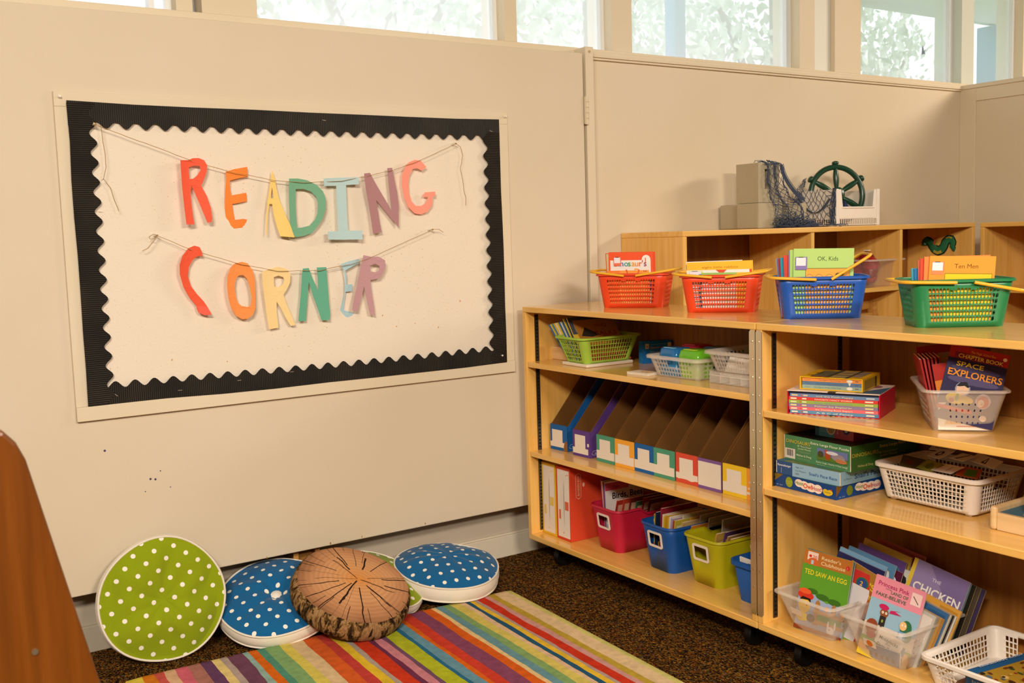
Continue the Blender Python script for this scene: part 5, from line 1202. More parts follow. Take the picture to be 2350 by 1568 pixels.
tp_f = [('r', 0, 0, .5, 1, '4a9ac0'), ('r', .5, 0, .5, 1, 'b04a64'), ('r', 0, 0, .10, 1, '2a6a9a'), ('r', .04, .45, .06, .35, '1a2438'), ('e', .42, .55, .12, .38, 'e0e0d0'), ('e', .42, .55, .10, .32, 'a08a4a'), ('r', .14, .3, .2, .02, '9ac8dc'), ('r', .14, .4, .2, .02, '9ac8dc'), ('r', .14, .5, .2, .02, '9ac8dc'), ('r', .14, .6, .2, .02, '9ac8dc'), ('e', .82, .6, .09, .28, '1c2a5a'), ('e', .82, .6, .05, .17, 'd0c8d8'), ('t', 'PUZZLE', .62, .3, .12, 'e8c8d0', .4, 0, 90)]
gamebox('puzzle_box', 'blue and crimson puzzle box, topmost of the stack under the shelf board', S(2.188, 1.790, Z2_ + .1396, 0) @ Matrix.Translation((-.058, 0, 0)), .125, .15, .046, '4a9ac0', tp_f, [('r', 0, 0, 1, 1, '7a1c2c'), ('e', .4, .5, .1, .3, '2a1a2a')], '5a2a3a')
# white basket of cards
WP = pm('e9dfd2', .4, .4)
def white_basket(label, M, w0, d0, w1, d1, h, nf, ns, nr, feet=True, win=()):
    t = thing('slotted_basket', label, 'basket', M=M, group='white slotted baskets on the right bookshelf')
    mb = MB(); rows = [(.10 + .74 / nr * i, .10 + .74 / nr * i + .74 / nr * .74) for i in range(nr)]
    loop = basket_parts(mb, w0, d0, w1, d1, h, .018, WP, evenly(nf, .04, .7), evenly(ns, .05, .7), rows, windows=win)
    obj('basket_body', mb, t, solid=.0018, merge=True, smooth=30); mb = MB(); rim_strip(mb, loop, WP, .007, .008); obj('basket_rim', mb, t, smooth=50)
    if feet:
        for sx in (-1, 1):
            for sy in (-1, 1): obj('foot', MB().box(sx * w0 * .42 - .008, sx * w0 * .42 + .008, sy * d0 * .40 - .008, sy * d0 * .40 + .008, -.007, 0, WP), t, bevel=.001)
    return t
MW = S(2.300, 1.522, Z2_ + .0075, -1)
white_basket('white slotted basket full of jumbled picture cards', MW, .250, .175, .284, .208, .087, 20, 14, 6, win=[(1, .34, .66, .62, .86)])
R_ = random.Random(12); G5 = 'jumbled cards in the white slotted basket'
cc = [('e6dfd8', 'white'), ('3a3020', 'black'), ('dcd4cc', 'white'), ('7a7a2a', 'olive'), ('e4dcd4', 'white'), ('b0a8a0', 'grey')]
ncard = 0
for i in range(26):
    lay = i // 6
    x = R_.uniform(-.095, .095); y = R_.uniform(-.065, .065)
    z = .006 + .0135 * lay + R_.uniform(0, .006)
    if i >= 18: x, y, z = [(-.07, -.04, .084), (-.02, -.05, .088), (.03, -.05, .090), (.08, -.04, .088), (-.04, .02, .106), (.03, .01, .110), (.08, .03, .106), (-.05, .055, .118)][i - 18]
    w_, h_ = R_.uniform(.05, .075), R_.uniform(.035, .05)
    c, n_ = cc[(i * 5) % 6] if i < 18 else [('4a4020', 'dark patterned'), ('7c7c30', 'olive'), ('e8e0d8', 'white'), ('a8502a', 'orange'), ('e6ded6', 'white with a black ring'), ('e2dad2', 'white'), ('e6ded6', 'white'), ('dcd4cc', 'white')][i - 18]
    mb = MB(); mb.box(-w_ / 2, w_ / 2, -h_ / 2, h_ / 2, 0, .0016, pm(c, .5))
    A = []
    if i >= 18:
        A = [[('e', .3, .5, .1, .2, '6a2a1a')], [('r', .1, .1, .8, .8, '8a8a3a'), ('e', .5, .5, .2, .3, '5a6a1a')], [('r', .1, .1, .03, .8, '2a2420'), ('r', .6, .2, .03, .6, '2a2420')], [('r', .1, .1, .8, .8, 'a84a1c'), ('r', .35, .1, .5, .7, '4a7a2a')], [('e', .5, .5, .2, .3, '1c1814'), ('e', .5, .5, .1, .15, 'e6ded6')], [('p', [(.3, .1), (.45, .1), (.7, .9), (.6, .9)], '2a2018')], [('p', [(.4, .15), (.6, .15), (.5, .9)], '1c1814'), ('p', [(.46, .25), (.55, .25), (.5, .7)], 'e6ded6')], [('r', .2, .2, .5, .1, '8a8278')]][i - 18]
    elif n_ in ('white', 'grey'): A = [('r', .1, .2, .3, .5, ('3a4a7a', '3a6a3a', 'a8502a')[i % 3])]
    art(mb, A, w_, h_, Matrix.Translation((-w_ / 2, -h_ / 2, .0016)))
    o = obj('picture_card', mb, M=MW @ Matrix.Translation((x, y, z)) @ RZ(rad(R_.uniform(0, 180) if i < 18 else R_.uniform(-40, 40))) @ RX(rad(R_.uniform(-9, 9) if i < 18 else R_.uniform(8, 28))) @ RY(rad(R_.uniform(-14, 14))))
    tag(o, '%s picture card in the white basket, %s' % (n_, ('deep in the pile' if i < 18 else ('front left corner', 'left of the middle front', 'middle front', 'right of middle front', 'near the back left', 'top centre', 'near the right end', 'against the back rim')[i - 18])), 'card', G5)
# wooden tray puzzle at the frame edge
t = thing('wooden_tray', 'pale wooden activity tray with a blue top at the right edge of the shelf', 'tray', M=S(2.166, 1.330, Z2_))
PW = wood('x', 'e8c692', 'dfb880', 'efd3a8', .4, 'birch')
mb = MB(); mb.box(.0165, .33, 0, .012, 0, .040, PW); mb.box(.0165, .33, .20, .212, 0, .040, PW); mb.box(.0165, .33, .012, .20, 0, .008, PW); obj('tray_wall', mb, t, bevel=.002)
obj('tray_top', MB().box(.0165, .33, .012, .20, .034, .040, pm('4a7488', .6)), t)
mb = MB(); mb.box(0, .0165, -.002, .215, 0, .054, PW); obj('end_rail', mb, t, bevel=.006)
mb = MB(); mb.lathe([(.0001, .006), (.008, .006), (.010, .003), (.010, 0)], pm('c0301c', .3), 20, M=Matrix.Translation((.105, 0, .022)) @ RX(rad(90))); obj('knob', mb, t, smooth=40)
mb = MB(); mb.lathe([(.0001, .05), (.010, .05), (.012, .044), (.010, .03), (.008, .012), (.012, 0)], pm('e0a020', .35), 18, M=Matrix.Translation((.075, .03, .0402))); tag(obj('peg', mb, M=S(2.166, 1.330, Z2_), smooth=50), 'small yellow wooden peg standing on the blue topped tray', 'peg')

# ================================================================ right unit, bottom shelf
BL = S(2.212, 1.792, Z3_, -2)
BR = S(2.196, 1.572, Z3_, -1)
clear_bin('clear tapered bin with the Ted Saw an Egg book on the bottom shelf', BL, .135, .20, .192, .275, .102, False, (.0 - .035, .055, 4, None), 'clear tapered bins on the bottom shelf')
clear_bin('clear tapered bin with the Princess Pink book on the bottom shelf', BR, .130, .19, .182, .262, .106, False, (-.018, .046, 4, 'd8782a'), 'clear tapered bins on the bottom shelf')
ted = [('r', 0, .82, 1, .18, 'b8702a'), ('r', .07, .87, .22, .11, 'ecd4c8'), ('e', .13, .925, .03, .018, 'd8301c'), ('t', '20', .18, .90, .06, 'c83a2a', .09, .01), ('e', .2, .85, .12, .06, 'd0642a'), ('r', .16, .83, .05, .05, 'a8c8e0'), ('t', "Reader's", .37, .915, .062, 'f0dca8', .40, .006), ('t', 'Clubhouse', .37, .85, .065, 'f0dca8', .50, .006), ('e', .92, .90, .04, .028, 'c82a2a'), ('t', '1', .908, .883, .035, 'f0e0d0'),
       ('r', 0, .0, 1, .5, '98a8c8'), ('p', [(0, .48), (.25, .50), (.4, .44), (.6, .40), (.8, .44), (1, .40), (1, .82), (0, .82)], '5c9a2a'), ('e', .5, .46, .14, .04, '3a6a1c'), ('e', .75, .44, .14, .04, '3a6a1c'), ('e', .28, .5, .12, .035, '3a6a1c'), ('t', 'TED SAW AN EGG', .06, .70, .085, 'e8d02a', .88, .014),
       ('e', .62, .33, .045, .03, 'f0a020'), ('r', .38, .10, .10, .28, 'a8743a'), ('p', [(.38, .38), (.43, .42), (.48, .38)], 'a8743a'), ('r', .72, .08, .10, .30, 'a8743a'), ('p', [(.72, .38), (.77, .42), (.82, .38)], 'a8743a'), ('r', .36, .24, .64, .05, 'b8824a'), ('r', .30, .12, .7, .045, 'b8824a'), ('r', .45, .17, .5, .07, '4f8a3a'),
       ('e', .16, .30, .13, .09, 'e8b82a'), ('e', .16, .43, .17, .055, 'c8301c'), ('e', .14, .48, .13, .035, 'e05a2a'), ('p', [(.04, .36), (.10, .41), (.27, .40), (.29, .35), (.22, .38), (.1, .37)], '1c1410'), ('e', .21, .31, .012, .008, '1c1410'), ('e', .15, .16, .13, .055, 'e0c01c'), ('e', .33, .17, .09, .05, '2a3448'),
       ('e', .76, .09, .08, .05, 'e4e4ec'), ('e', .70, .15, .02, .05, 'e4e4ec'), ('e', .84, .16, .02, .05, 'e4e4ec'), ('e', .74, .10, .01, .008, '1c1c28'), ('e', .95, .33, .06, .04, 'd8862a'), ('r', 0, 0, 1, .05, '8a3a1c')]
G6 = 'books in the left clear bin on the bottom shelf'
book('green book titled Ted Saw an Egg in the left clear bin', .138, .214, .004, '5c9a2a', BL @ Matrix.Translation((-.060, -.104, .004)) @ RZ(rad(14)) @ RX(rad(-10)) @ RY(rad(4)), ted, G6)
book('grey blue book directly behind the Ted Saw an Egg book', .138, .212, .005, '4a6478', BL @ Matrix.Translation((-.066, -.092, .004)) @ RZ(rad(12)) @ RX(rad(-10)) @ RY(rad(5)), [('e', .2, .94, .12, .05, '2a8a8a')], G6)
two = [('r', 0, .82, 1, .18, 'c8302a'), ('e', .78, .86, .13, .08, '2a6a4a'), ('e', .78, .86, .10, .062, '2a4a8a'), ('t', '2', .74, .83, .08, 'f0c020', None, .02), ('r', .0, 0, .98, .82, 'dcd8dc'), ('r', 0, 0, 1, .12, '7aa03a')]
book('white and red book marked 2 behind the Ted Saw an Egg book', .138, .205, .004, 'c8302a', BL @ Matrix.Translation((-.038, -.080, .004)) @ RZ(rad(12)) @ RX(rad(-12)) @ RY(rad(13)), two, G6)
for i, (c, n_) in enumerate([('d8d4dc', 'white'), ('6a3a8a', 'purple'), ('4a2a6a', 'dark purple'), ('b8b0a8', 'grey')]):
    book('%s edged book leaning right in the left clear bin' % n_, .132, .192, .005, c, BL @ Matrix.Translation((-.032 + .004 * i, -.072 + .009 * i, .004)) @ RZ(rad(12)) @ RX(rad(-12)) @ RY(rad(14)), (), G6, page=('e9e2d8', 'b8a8d0', 'd0c8d8', 'c8c0b4')[i])
rest = [('7aa8cc', 'sky blue', .165, -.050, -.020), ('2a2a5a', 'dark blue picture', .158, -.042, -.035), ('5a8ab0', 'mid blue', .168, -.036, -.002), ('5a1a3a', 'dark plum', .150, -.020, .012), ('6a4a8c', 'violet', .172, -.030, .030), ('dcdcd0', 'cream', .150, -.006, .035), ('d8b03a', 'yellow topped', .182, -.032, .050), ('9a2a24', 'dark red', .178, -.022, .066), ('2f7a7a', 'teal', .170, -.008, .078), ('b04a3a', 'brick red', .180, -.018, .088)]
for i, (c, n_, hh, x, y) in enumerate(rest):
    fr = [('r', .1, .78, .8, .12, ('c8a040', '8a9ac8', 'e0c040', '2a3a8a', '3a7aa0', '3a3a34', 'c8502a', 'd0a060', 'c8c0a0', 'd8b070')[i]), ('e', .8, .84, .12, .08, ('e0b84a', 'c04a2a', 'e0e0e4', 'e4e4ec', '3a8ab0', '2a2a2a', '3a5a8a', 'c8c0b0', 'c0a040', 'e0d0a0')[i])]
    book('%s book leaning back in the left clear bin, %s behind the front group' % (n_, ordn[i]), .145, hh + .045, .005, c, BL @ Matrix.Translation((x - .008, y + .012, .004)) @ RZ(rad(8)) @ RX(rad(-13)) @ RY(rad(10)), fr, G6)
pink = [('r', 0, .72, 1, .28, 'e08a9c'), ('r', 0, .30, 1, .42, '90b4c8'), ('r', 0, .22, 1, .2, 'd8c8b8'), ('r', 0, .0, 1, .24, '7a9a3a'), ('t', 'Princess Pink', .08, .89, .075, 'a8205a', .62, .012), ('t', 'and the', .24, .865, .025, '3a3a3a'), ('t', 'LAND OF', .36, .83, .055, '2f5a3a', .34, .012), ('t', 'FAKE-BELIEVE', .08, .765, .06, '2f5a3a', .6, .012), ('r', .75, .80, .2, .15, 'e8c8c4'), ('p', [(.78, .90), (.90, .82), (.91, .83), (.79, .91)], '6a4a4a'),
        ('e', .33, .58, .085, .055, '8a4a24'), ('e', .30, .65, .10, .035, 'c0205a'), ('p', [(.42, .60), (.66, .62), (.52, .645), (.64, .67), (.44, .64)], 'c0205a'), ('e', .30, .585, .022, .016, 'f0ece0'), ('e', .37, .585, .022, .016, 'f0ece0'), ('e', .30, .585, .008, .006, '1c1c1c'), ('e', .37, .585, .008, .006, '1c1c1c'), ('r', .27, .42, .12, .12, '2a2420'), ('e', .33, .48, .02, .02, '8aa02a'), ('r', .31, .3, .04, .14, '2a2420'),
        ('e', .80, .50, .11, .10, '2f6a44'), ('e', .84, .42, .10, .08, '2f6a44'), ('e', .74, .52, .07, .055, 'e8b878'), ('e', .72, .53, .014, .012, 'f0ece0'), ('e', .78, .53, .014, .012, 'f0ece0'), ('r', .68, .36, .14, .09, '6a9ac0'), ('r', .70, .36, .08, .07, 'c8d8e4'), ('e', .16, .38, .12, .09, '8a4020'), ('e', .19, .28, .09, .05, 'a83a20'),
        ('p', [(.28, .22), (.80, .12), (.84, .34), (.32, .40)], 'ecdccc'), ('t', 'Moldylocks', .36, .275, .06, '3a5a48', .38, .006, -7), ('t', 'and the', .50, .235, .022, '3a3a3a', None, 0, -7), ('t', 'Three Beards', .33, .19, .055, '3a2a3a', .44, .006, -7), ('e', .92, .14, .07, .08, 'e0a068'), ('r', .84, .08, .05, .2, '4a7a9a'),
        ('r', 0, .07, 1, .10, 'd89a5a'), ('r', 0, .0, 1, .07, 'e0c02a'), ('e', .2, .14, .05, .05, '6a2a14'), ('e', .78, .13, .1, .04, '3a3a2a')]
G7 = 'books in the right clear bin on the bottom shelf'
book('pink and blue book titled Princess Pink in the right clear bin', .130, .205, .005, 'e08a9c', BR @ Matrix.Translation((-.066, -.100, .006)) @ RZ(rad(13)) @ RX(rad(-12)) @ RY(rad(9)), pink, G7)
book('blue edged book lying under the front of the Princess Pink book', .11, .034, .005, '4a6a94', BR @ Matrix.Translation((-.054, -.096, .004)) @ RX(rad(-6)), [('r', .05 + .15 * i, .15, .08, .3, '1c2430') for i in range(6)], G7)
mow = [('r', 0, .0, 1, 1, 'b0621c'), ('r', 0, .84, 1, .16, 'a8782a'), ('t', "DAD'S", .1, .78, .12, 'e8c82a', .62, .02), ('t', 'RACE DAY', .1, .66, .08, 'e8c82a', .62, .014), ('e', .5, .40, .25, .14, '1c2a24'), ('e', .6, .2, .2, .1, '2a1a10')]
book("orange brown book reading DAD'S DAY between the two clear bins", .13, .20, .005, 'b0621c', BL @ Matrix.Translation((.006, -.046, .006)) @ RX(rad(-12)) @ RY(rad(13)), mow, G6)
for i, (c, n_) in enumerate([('b8b4ac', 'grey white'), ('8a8478', 'grey'), ('c08a3a', 'tan'), ('b07a30', 'ochre'), ('3a6a9c', 'blue patched'), ('c8c4b8', 'pale'), ('1c1c24', 'black'), ('e0dcd4', 'white'), ('d8a040', 'golden')]):
    book('%s book leaning right in the right clear bin, %s behind the pink one' % (n_, ordn[i]), .118, .164 - .004 * (i % 4), .006, c, BR @ Matrix.Translation((-.046 + .002 * i, -.076 + .0095 * i, .004)) @ RZ(rad(10)) @ RX(rad(-14)) @ RY(rad(15)), [('r', .55, .55, .4, .4, ('d8d0c4', 'a8a090', 'c8963a', 'a86a2a', '2a5a8a', 'd0d0d4', '22304a', 'c8c8cc', 'c08a30')[i])], G7, page='c8b48c')
chick = [('r', 0, 0, .07, 1, 'e0c040'), ('p', [(.3, 1), (.7, .7), (.75, .5), (1, .2), (1, 1)], '7a6a9c'), ('t', 'THE', .40, .83, .055, 'ded8e4', .16), ('t', 'CHICKEN', .12, .66, .14, 'f0ece4', .84, .02)]
book('purple book titled The Chicken at the back of the right clear bin', .150, .225, .006, '8f80ae', BR @ Matrix.Translation((-.078, .030, .008)) @ RZ(rad(10)) @ RX(rad(-14)) @ RY(rad(13)), chick, G7)
for i, (c, n_) in enumerate([('2a6a8a', 'teal'), ('1c1c14', 'black'), ('4a4030', 'dark brown'), ('3a3050', 'dark violet')]):
    book('%s edged book behind The Chicken' % n_, .14, .215 - .006 * i, .006, c, BR @ Matrix.Translation((-.066 + .008 * i, .044 + .011 * i, .008)) @ RZ(rad(8)) @ RX(rad(-14)) @ RY(rad(12)), (), G7, page='b8a070')
MB2 = S(2.222, 1.268, Z3_, 0)
white_basket('white slotted basket with a floor puzzle box at the bottom right corner', MB2, .312, .255, .345, .295, .070, 26, 16, 4, feet=False, win=[(0, .20, .46, .28, .80), (2, .55, .85, .35, .85)])
tf = [('r', 0, 0, 1, 1, '8a5a24'), ('r', 0, 0, .14, 1, '1f5a8c'), ('r', .1, .70, .9, .3, '1f5a8c'), ('r', 0, .84, 1, .16, 'b04a62'), ('e', .30, .78, .09, .09, 'b04a62'), ('e', .55, .72, .06, .08, 'b04a62'), ('r', .62, .68, .2, .2, 'b04a62'), ('e', .86, .62, .08, .08, 'b04a62')]
tf += [('e', .42 + .05 * cos(a), .88 + .045 * sin(a), .035, .03, '141c44') for a in (0, 1.05, 2.1, 3.14, 4.2, 5.2)] + [('e', .42, .88, .03, .03, '141c44'), ('t', '51', .395, .865, .05, 'd8d0d8', .05, .01), ('r', .16, 0, .84, .66, 'a8842a'), ('e', .4, .62, .24, .08, 'b8942a')]
R_ = random.Random(4)
for i in range(46): tf.append(('e', R_.uniform(.2, .97), R_.uniform(.03, .62), R_.uniform(.015, .05), R_.uniform(.01, .035), R_.choice(['6a3a1c', '8a2a1c', '3a4a2a', 'c8a24a', '2a2418', 'b86a2a', '5a6a7a', '4a2a14', 'd8b46a'])))
tf += [('t', 'talkabout floor', .09, .12, .05, 'd8e0ec', .56 * .21 / .17, 0, 90)]
mb = MB(); mb.box(0, .19, 0, .225, 0, .030, pm('1f5a8c', .4)); art(mb, tf, .19, .225, top_plane(.03)); art(mb, [('t', 'talkabout', .1, .3, .4, 'c8d4e4', .4)], .19, .03, FR)
tag(obj('puzzle_box', mb, M=MB2 @ Matrix.Translation((-.085, -.105, .020)) @ RZ(rad(-14)) @ RX(rad(4)), bevel=.001), 'blue and pink floor puzzle box lying in the lower right white basket', 'box')
R_ = random.Random(9)
for i in range(5):
    tag(obj('puzzle_piece', MB().prism([(0, 0), (.05, 0), (.05, .02), (.058, .026), (.05, .034), (.05, .06), (0, .06)], .003, pm(('8a5a34', 'a8784a', '6a4a2a', '7a5a3a', '9a6a44')[i], .6), M=Matrix(((1, 0, 0, 0), (0, 0, 1, 0), (0, 1, 0, 0), (0, 0, 0, 1)))), M=MB2 @ Matrix.Translation((-.12 + .045 * i, -.10 + .01 * (i % 2), .004 + .0033 * i)) @ RZ(rad(R_.uniform(-30, 30)))), 'brown puzzle piece under the floor puzzle box in the white basket', 'puzzle piece', 'puzzle pieces under the floor puzzle box')
# ================================================================ on and in the cubby units
CZT = 1.1935
GB = wallmat('grey_card_block', 'b3a78c', 'ab9f84', .08)
def block(label, x0, x1, y0, y1, z0, z1, hole=None, notch=None):
    mb = MB()
    if hole:
        hx0, hx1, hz0, hz1 = hole
        mb.prism([(x0, z0), (x1, z0), (x1, z1), (x0, z1)], y1 - y0, GB, holes=[[(hx0, hz0), (hx1, hz0), (hx1, hz1), (hx0, hz1)]], M=Matrix.Translation((0, y0, 0)))
        mb.box(hx0, hx1, y0 + .05, y0 + .052, hz0, hz1, pm('5a4a34', .8))
    else: mb.box(x0, x1, y0, y1, z0, z1, GB)
    c = ((x0 + x1) / 2, (y0 + y1) / 2, z0)
    mb.v = [(a - c[0], b_ - c[1], d - c[2]) for a, b_, d in mb.v]
    tag(obj('building_block', mb, loc=c, bevel=.006), label, 'block', 'grey building blocks on the cubby unit')
block('tall grey hollow block standing on top of the other grey blocks', 3.128, 3.250, 2.925, 3.045, 1.297, 1.455, hole=(3.166, 3.200, 1.352, 1.43))
block('grey block at the far left on top of the cubby unit', 3.132, 3.25, 3.043, 3.145, CZT, 1.294)
block('grey block in the middle of the lower layer, under the tall block', 3.118, 3.262, 2.915, 3.038, CZT, 1.296)
block('darker grey block beside the white stacking bin, netting over it', 3.30, 3.42, 2.93, 3.04, CZT, 1.294)
# white stacking bin
t = thing('stacking_bin', 'white stacking bin with a low cut front holding the green wheel', 'bin', (3.715, 3.015, CZT))
WB = pm('efe6da', .4, .4)
x0, x1, y0, y1, h = -.145, .135, -.112, .112, .155
YZP = lambda x: Matrix(((0, 1, 0, x), (1, 0, 0, 0), (0, 0, 1, 0), (0, 0, 0, 1)))
for x in (x0, x1 - .003):
    mb = MB(); mb.prism([(y0, .034), (y1, .034), (y1, h), (y0, h)], .003, WB, M=YZP(x)); obj('side_panel', mb, t, bevel=.001)
mb = MB(); mb.prism([(x0, .034), (x1, .034), (x1, h), (x1 - .03, h), (x1 - .04, .076), (x0 + .045, .076), (x0 + .033, h), (x0, h - .001)], .003, WB, M=Matrix.Translation((0, y0, 0))); obj('front_panel', mb, t, bevel=.001)
mb = MB(); mb.prism([(x0, .034), (x1, .034), (x1, h), (x0, h)], .003, WB, M=Matrix.Translation((0, y1 - .003, 0))); obj('back_panel', mb, t, bevel=.001)
obj('bin_floor', MB().box(x0, x1, y0, y1, .030, .034, WB), t)
mb = MB()
for k in range(16): mb.box(x0 - .0005, x0 + .002, y0 + .018 + .0118 * k, y0 + .022 + .0118 * k, .006, .032, WB)
for k in range(20): mb.box(x0 + .022 + .0118 * k, x0 + .026 + .0118 * k, y0, y0 + .002, .006, .032, WB)
mb.box(x0, x1, y0, y0 + .003, .004, .008, WB); mb.box(x0, x0 + .003, y0, y1, .004, .008, WB); obj('lattice_skirt', mb, t)
for x, y in ((x0 - .003, y0 - .005), (x1 - .015, y0 - .005), (x0 - .003, y1 - .010), (x1 - .015, y1 - .010)): obj('corner_leg', MB().box(x, x + .018, y, y + .015, 0, h + .002, WB), t, bevel=.003)
mb = MB(); mb.tube([(x0 + .04, y0 - .002, .078), (x1 - .035, y0 - .002, .078)], .004, WB, 8); obj('front_lip', mb, t)
# ship's wheel
GRN = pm('16402c', .28, .55)
t = thing('ship_wheel', 'dark green toy ship wheel leaning in the white bin', 'wheel', M=Matrix.Translation((3.712, 3.015, 1.332)) @ RZ(rad(-24)) @ RX(rad(-6)))
R0_ = .120
mb = MB(); mb.tube([(R0_ * cos(2 * pi * k / 48), 0, R0_ * sin(2 * pi * k / 48)) for k in range(48)], .012, GRN, 12, closed=True); obj('wheel_rim', mb, t, smooth=60)
for k in range(6):
    a = rad(90 + 60 * k); d = Vector((cos(a), 0, sin(a)))
    mb = MB(); mb.tube([d * (.022 + .1 * i / 10) for i in range(11)], .011, GRN, 12, rad_fn=lambda u: .62 + .55 * sin(pi * u)); obj('spoke', mb, t, smooth=60)
    mb = MB(); P = [d * (R0_ + q) for q in (0, .006, .010, .014, .019, .024, .027)]
    rr_ = [.009, .008, .011, .0145, .0155, .012, .002]
    mb.tube(P, 1, GRN, 12, rad_fn=lambda u: rr_[min(6, int(round(u * 6)))]); obj('handle_knob', mb, t, smooth=60)
mb = MB(); mb.tube([(0, -.02, 0), (0, -.016, 0), (0, .016, 0), (0, .02, 0)], 1, GRN, 24, rad_fn=lambda u: .03 if .2 < u < .8 else .024); obj('wheel_hub', mb, t, smooth=40)
# fishing net: knotted diamond mesh draped over blocks and bin
NETM = pm('4a5468', .9, .1)
def netmesh(label, f, nu, nv, seed, r=.0011, extra=None):
    R_ = random.Random(seed); mb = MB()
    def P(i, j):
        u, v = (i + .5 * (j % 2)) / nu, j / nv
        p = Vector(f(u, v)); q = p * 30 + Vector((seed, 0, 0))
        return p + Vector((noise.noise(q), noise.noise(q + Vector((5, 0, 0))) * .4, noise.noise(q + Vector((0, 7, 0))))) * .012
    for j in range(nv):
        for i in range(nu):
            for di in ((0, -1) if j % 2 == 0 else (0, 1)):
                a, b_ = P(i, j), P(i + di, j + 1); m_ = (a + b_) / 2 + Vector((0, -.001, -.004 * R_.random()))
                mb.tube([a, m_, b_], r, NETM, 5)
    for L in (extra or []):
        mb.tube(L, r * 1.4, NETM, 6)
    return mb
def lerp(a, b_, t): return a + (b_ - a) * t
def ppath(P, v):
    k = len(P) - 1; s_ = min(k - 1e-6, max(0, v * k)); i = int(s_); return [lerp(P[i][c], P[i + 1][c], s_ - i) for c in range(len(P[0]))]
def drapeA(u, v):   # over the tall block down to the heap
    Lf = [(3.135, 2.95, 1.462), (3.150, 2.915, 1.448), (3.160, 2.915, 1.36), (3.185, 2.912, 1.30), (3.215, 2.905, 1.25), (3.20, 2.895, 1.205)]
    Rt = [(3.235, 2.95, 1.462), (3.248, 2.915, 1.450), (3.262, 2.912, 1.37), (3.30, 2.915, 1.315), (3.385, 2.915, 1.298), (3.40, 2.895, 1.21)]
    a, b_ = ppath(Lf, v), ppath(Rt, v); w_ = u + .10 * sin(u * 14 + v * 5)
    p = [lerp(a[c], b_[c], w_) for c in range(3)]; p[1] -= .006 * sin(u * 18) + .004
    return p
def drapeB(u, v):   # swag across the left face of the bin
    s_ = max(0, sin(pi * u)); y = lerp(3.118, 2.895, u); z = 1.352 - v * (.10 + .05 * s_ ** .5)
    if u > .78: y = lerp(y, 2.902, .7); z = 1.355 - v * .155
    return (3.562 - .004 * sin(u * 12), y, z)
def drapeC(u, v):   # hanging from the left wheel knob
    a = [(3.560, 3.062, 1.405), (3.556, 3.07, 1.38), (3.552, 3.085, 1.355), (3.555, 3.095, 1.30)]
    p = ppath(a, v); return (p[0] - .004, p[1] + (u - .5) * (.02 + .03 * v), p[2])
tn = thing('fishing_net', 'blue grey fishing net draped over the grey blocks, white bin and wheel', 'net', (3.3, 2.95, CZT))
def addnet(name, mb):
    mb.v = [(a - 3.3, b_ - 2.95, c - CZT) for a, b_, c in mb.v]; obj(name, mb, tn)
addnet('net_over_blocks', netmesh('', drapeA, 11, 26, 1))
addnet('net_over_bin', netmesh('', drapeB, 9, 8, 2))
addnet('net_on_wheel', netmesh('', drapeC, 4, 10, 3))
# bunched folds and heap of cords
R_ = random.Random(21)
mb = MB()
for k in range(60):
    cx = R_.uniform(3.20, 3.40); w_ = R_.uniform(.012, .04); hh = R_.uniform(.006, .075) * (1 - abs(cx - 3.28) / .16)
    P = [(cx + w_ * (cos(a) + .3 * sin(2.3 * a + k)), 2.885 + .02 * sin(a * 1.7 + k), CZT + .003 + hh * (.5 + .5 * sin(a + k))) for a in [i * 6.0 / 14 for i in range(15)]]
    mb.tube(P, .0013, NETM, 5)
for k in range(12):
    cx = R_.uniform(3.375, 3.56); P = [(cx + i * .012, 2.884 + .006 * sin(i + k), CZT + .004 + .006 * abs(sin(i * .9 + k))) for i in range(7)]
    mb.tube(P, .0013, NETM, 5)
addnet('net_heap', mb)
mb = MB()
for k in range(14):
    o_ = R_.uniform(-.010, .010); P = [(3.245 + o_ + .03 * v + .10 * v * v, 2.909, 1.445 - .14 * v - .006 * sin(k)) for v in [i / 8 for i in range(9)]]; mb.tube(P, .0012, NETM, 5)
addnet('net_fold', mb); mb = MB()
for k in range(12):
    o_ = R_.uniform(-.012, .012); P = [(3.560 + .004 * sin(k), 2.905 + o_ + .015 * v + .006 * sin(v * 7 + k), 1.354 - .15 * v) for v in [i / 8 for i in range(9)]]; mb.tube(P, .0013, NETM, 5)
addnet('net_fold', mb); mb = MB()
for k in range(7):
    o_ = R_.uniform(-.006, .006); P = [(3.560, 3.10 + o_ - .17 * v, 1.32 - .085 * sin(pi * min(1, v * .75)) + .05 * v * v) for v in [i / 10 for i in range(11)]]; mb.tube(P, .0012, NETM, 5)
addnet('net_fold', mb)
mb = MB(); mb.prism([(0, 0), (.07, 0), (.0, .075)], .03, pm('26345a', .85)); tag(obj('cloth_bundle', mb, loc=(3.66, 2.93, 1.2285)), 'dark blue folded cloth inside the white bin under the wheel', 'cloth')
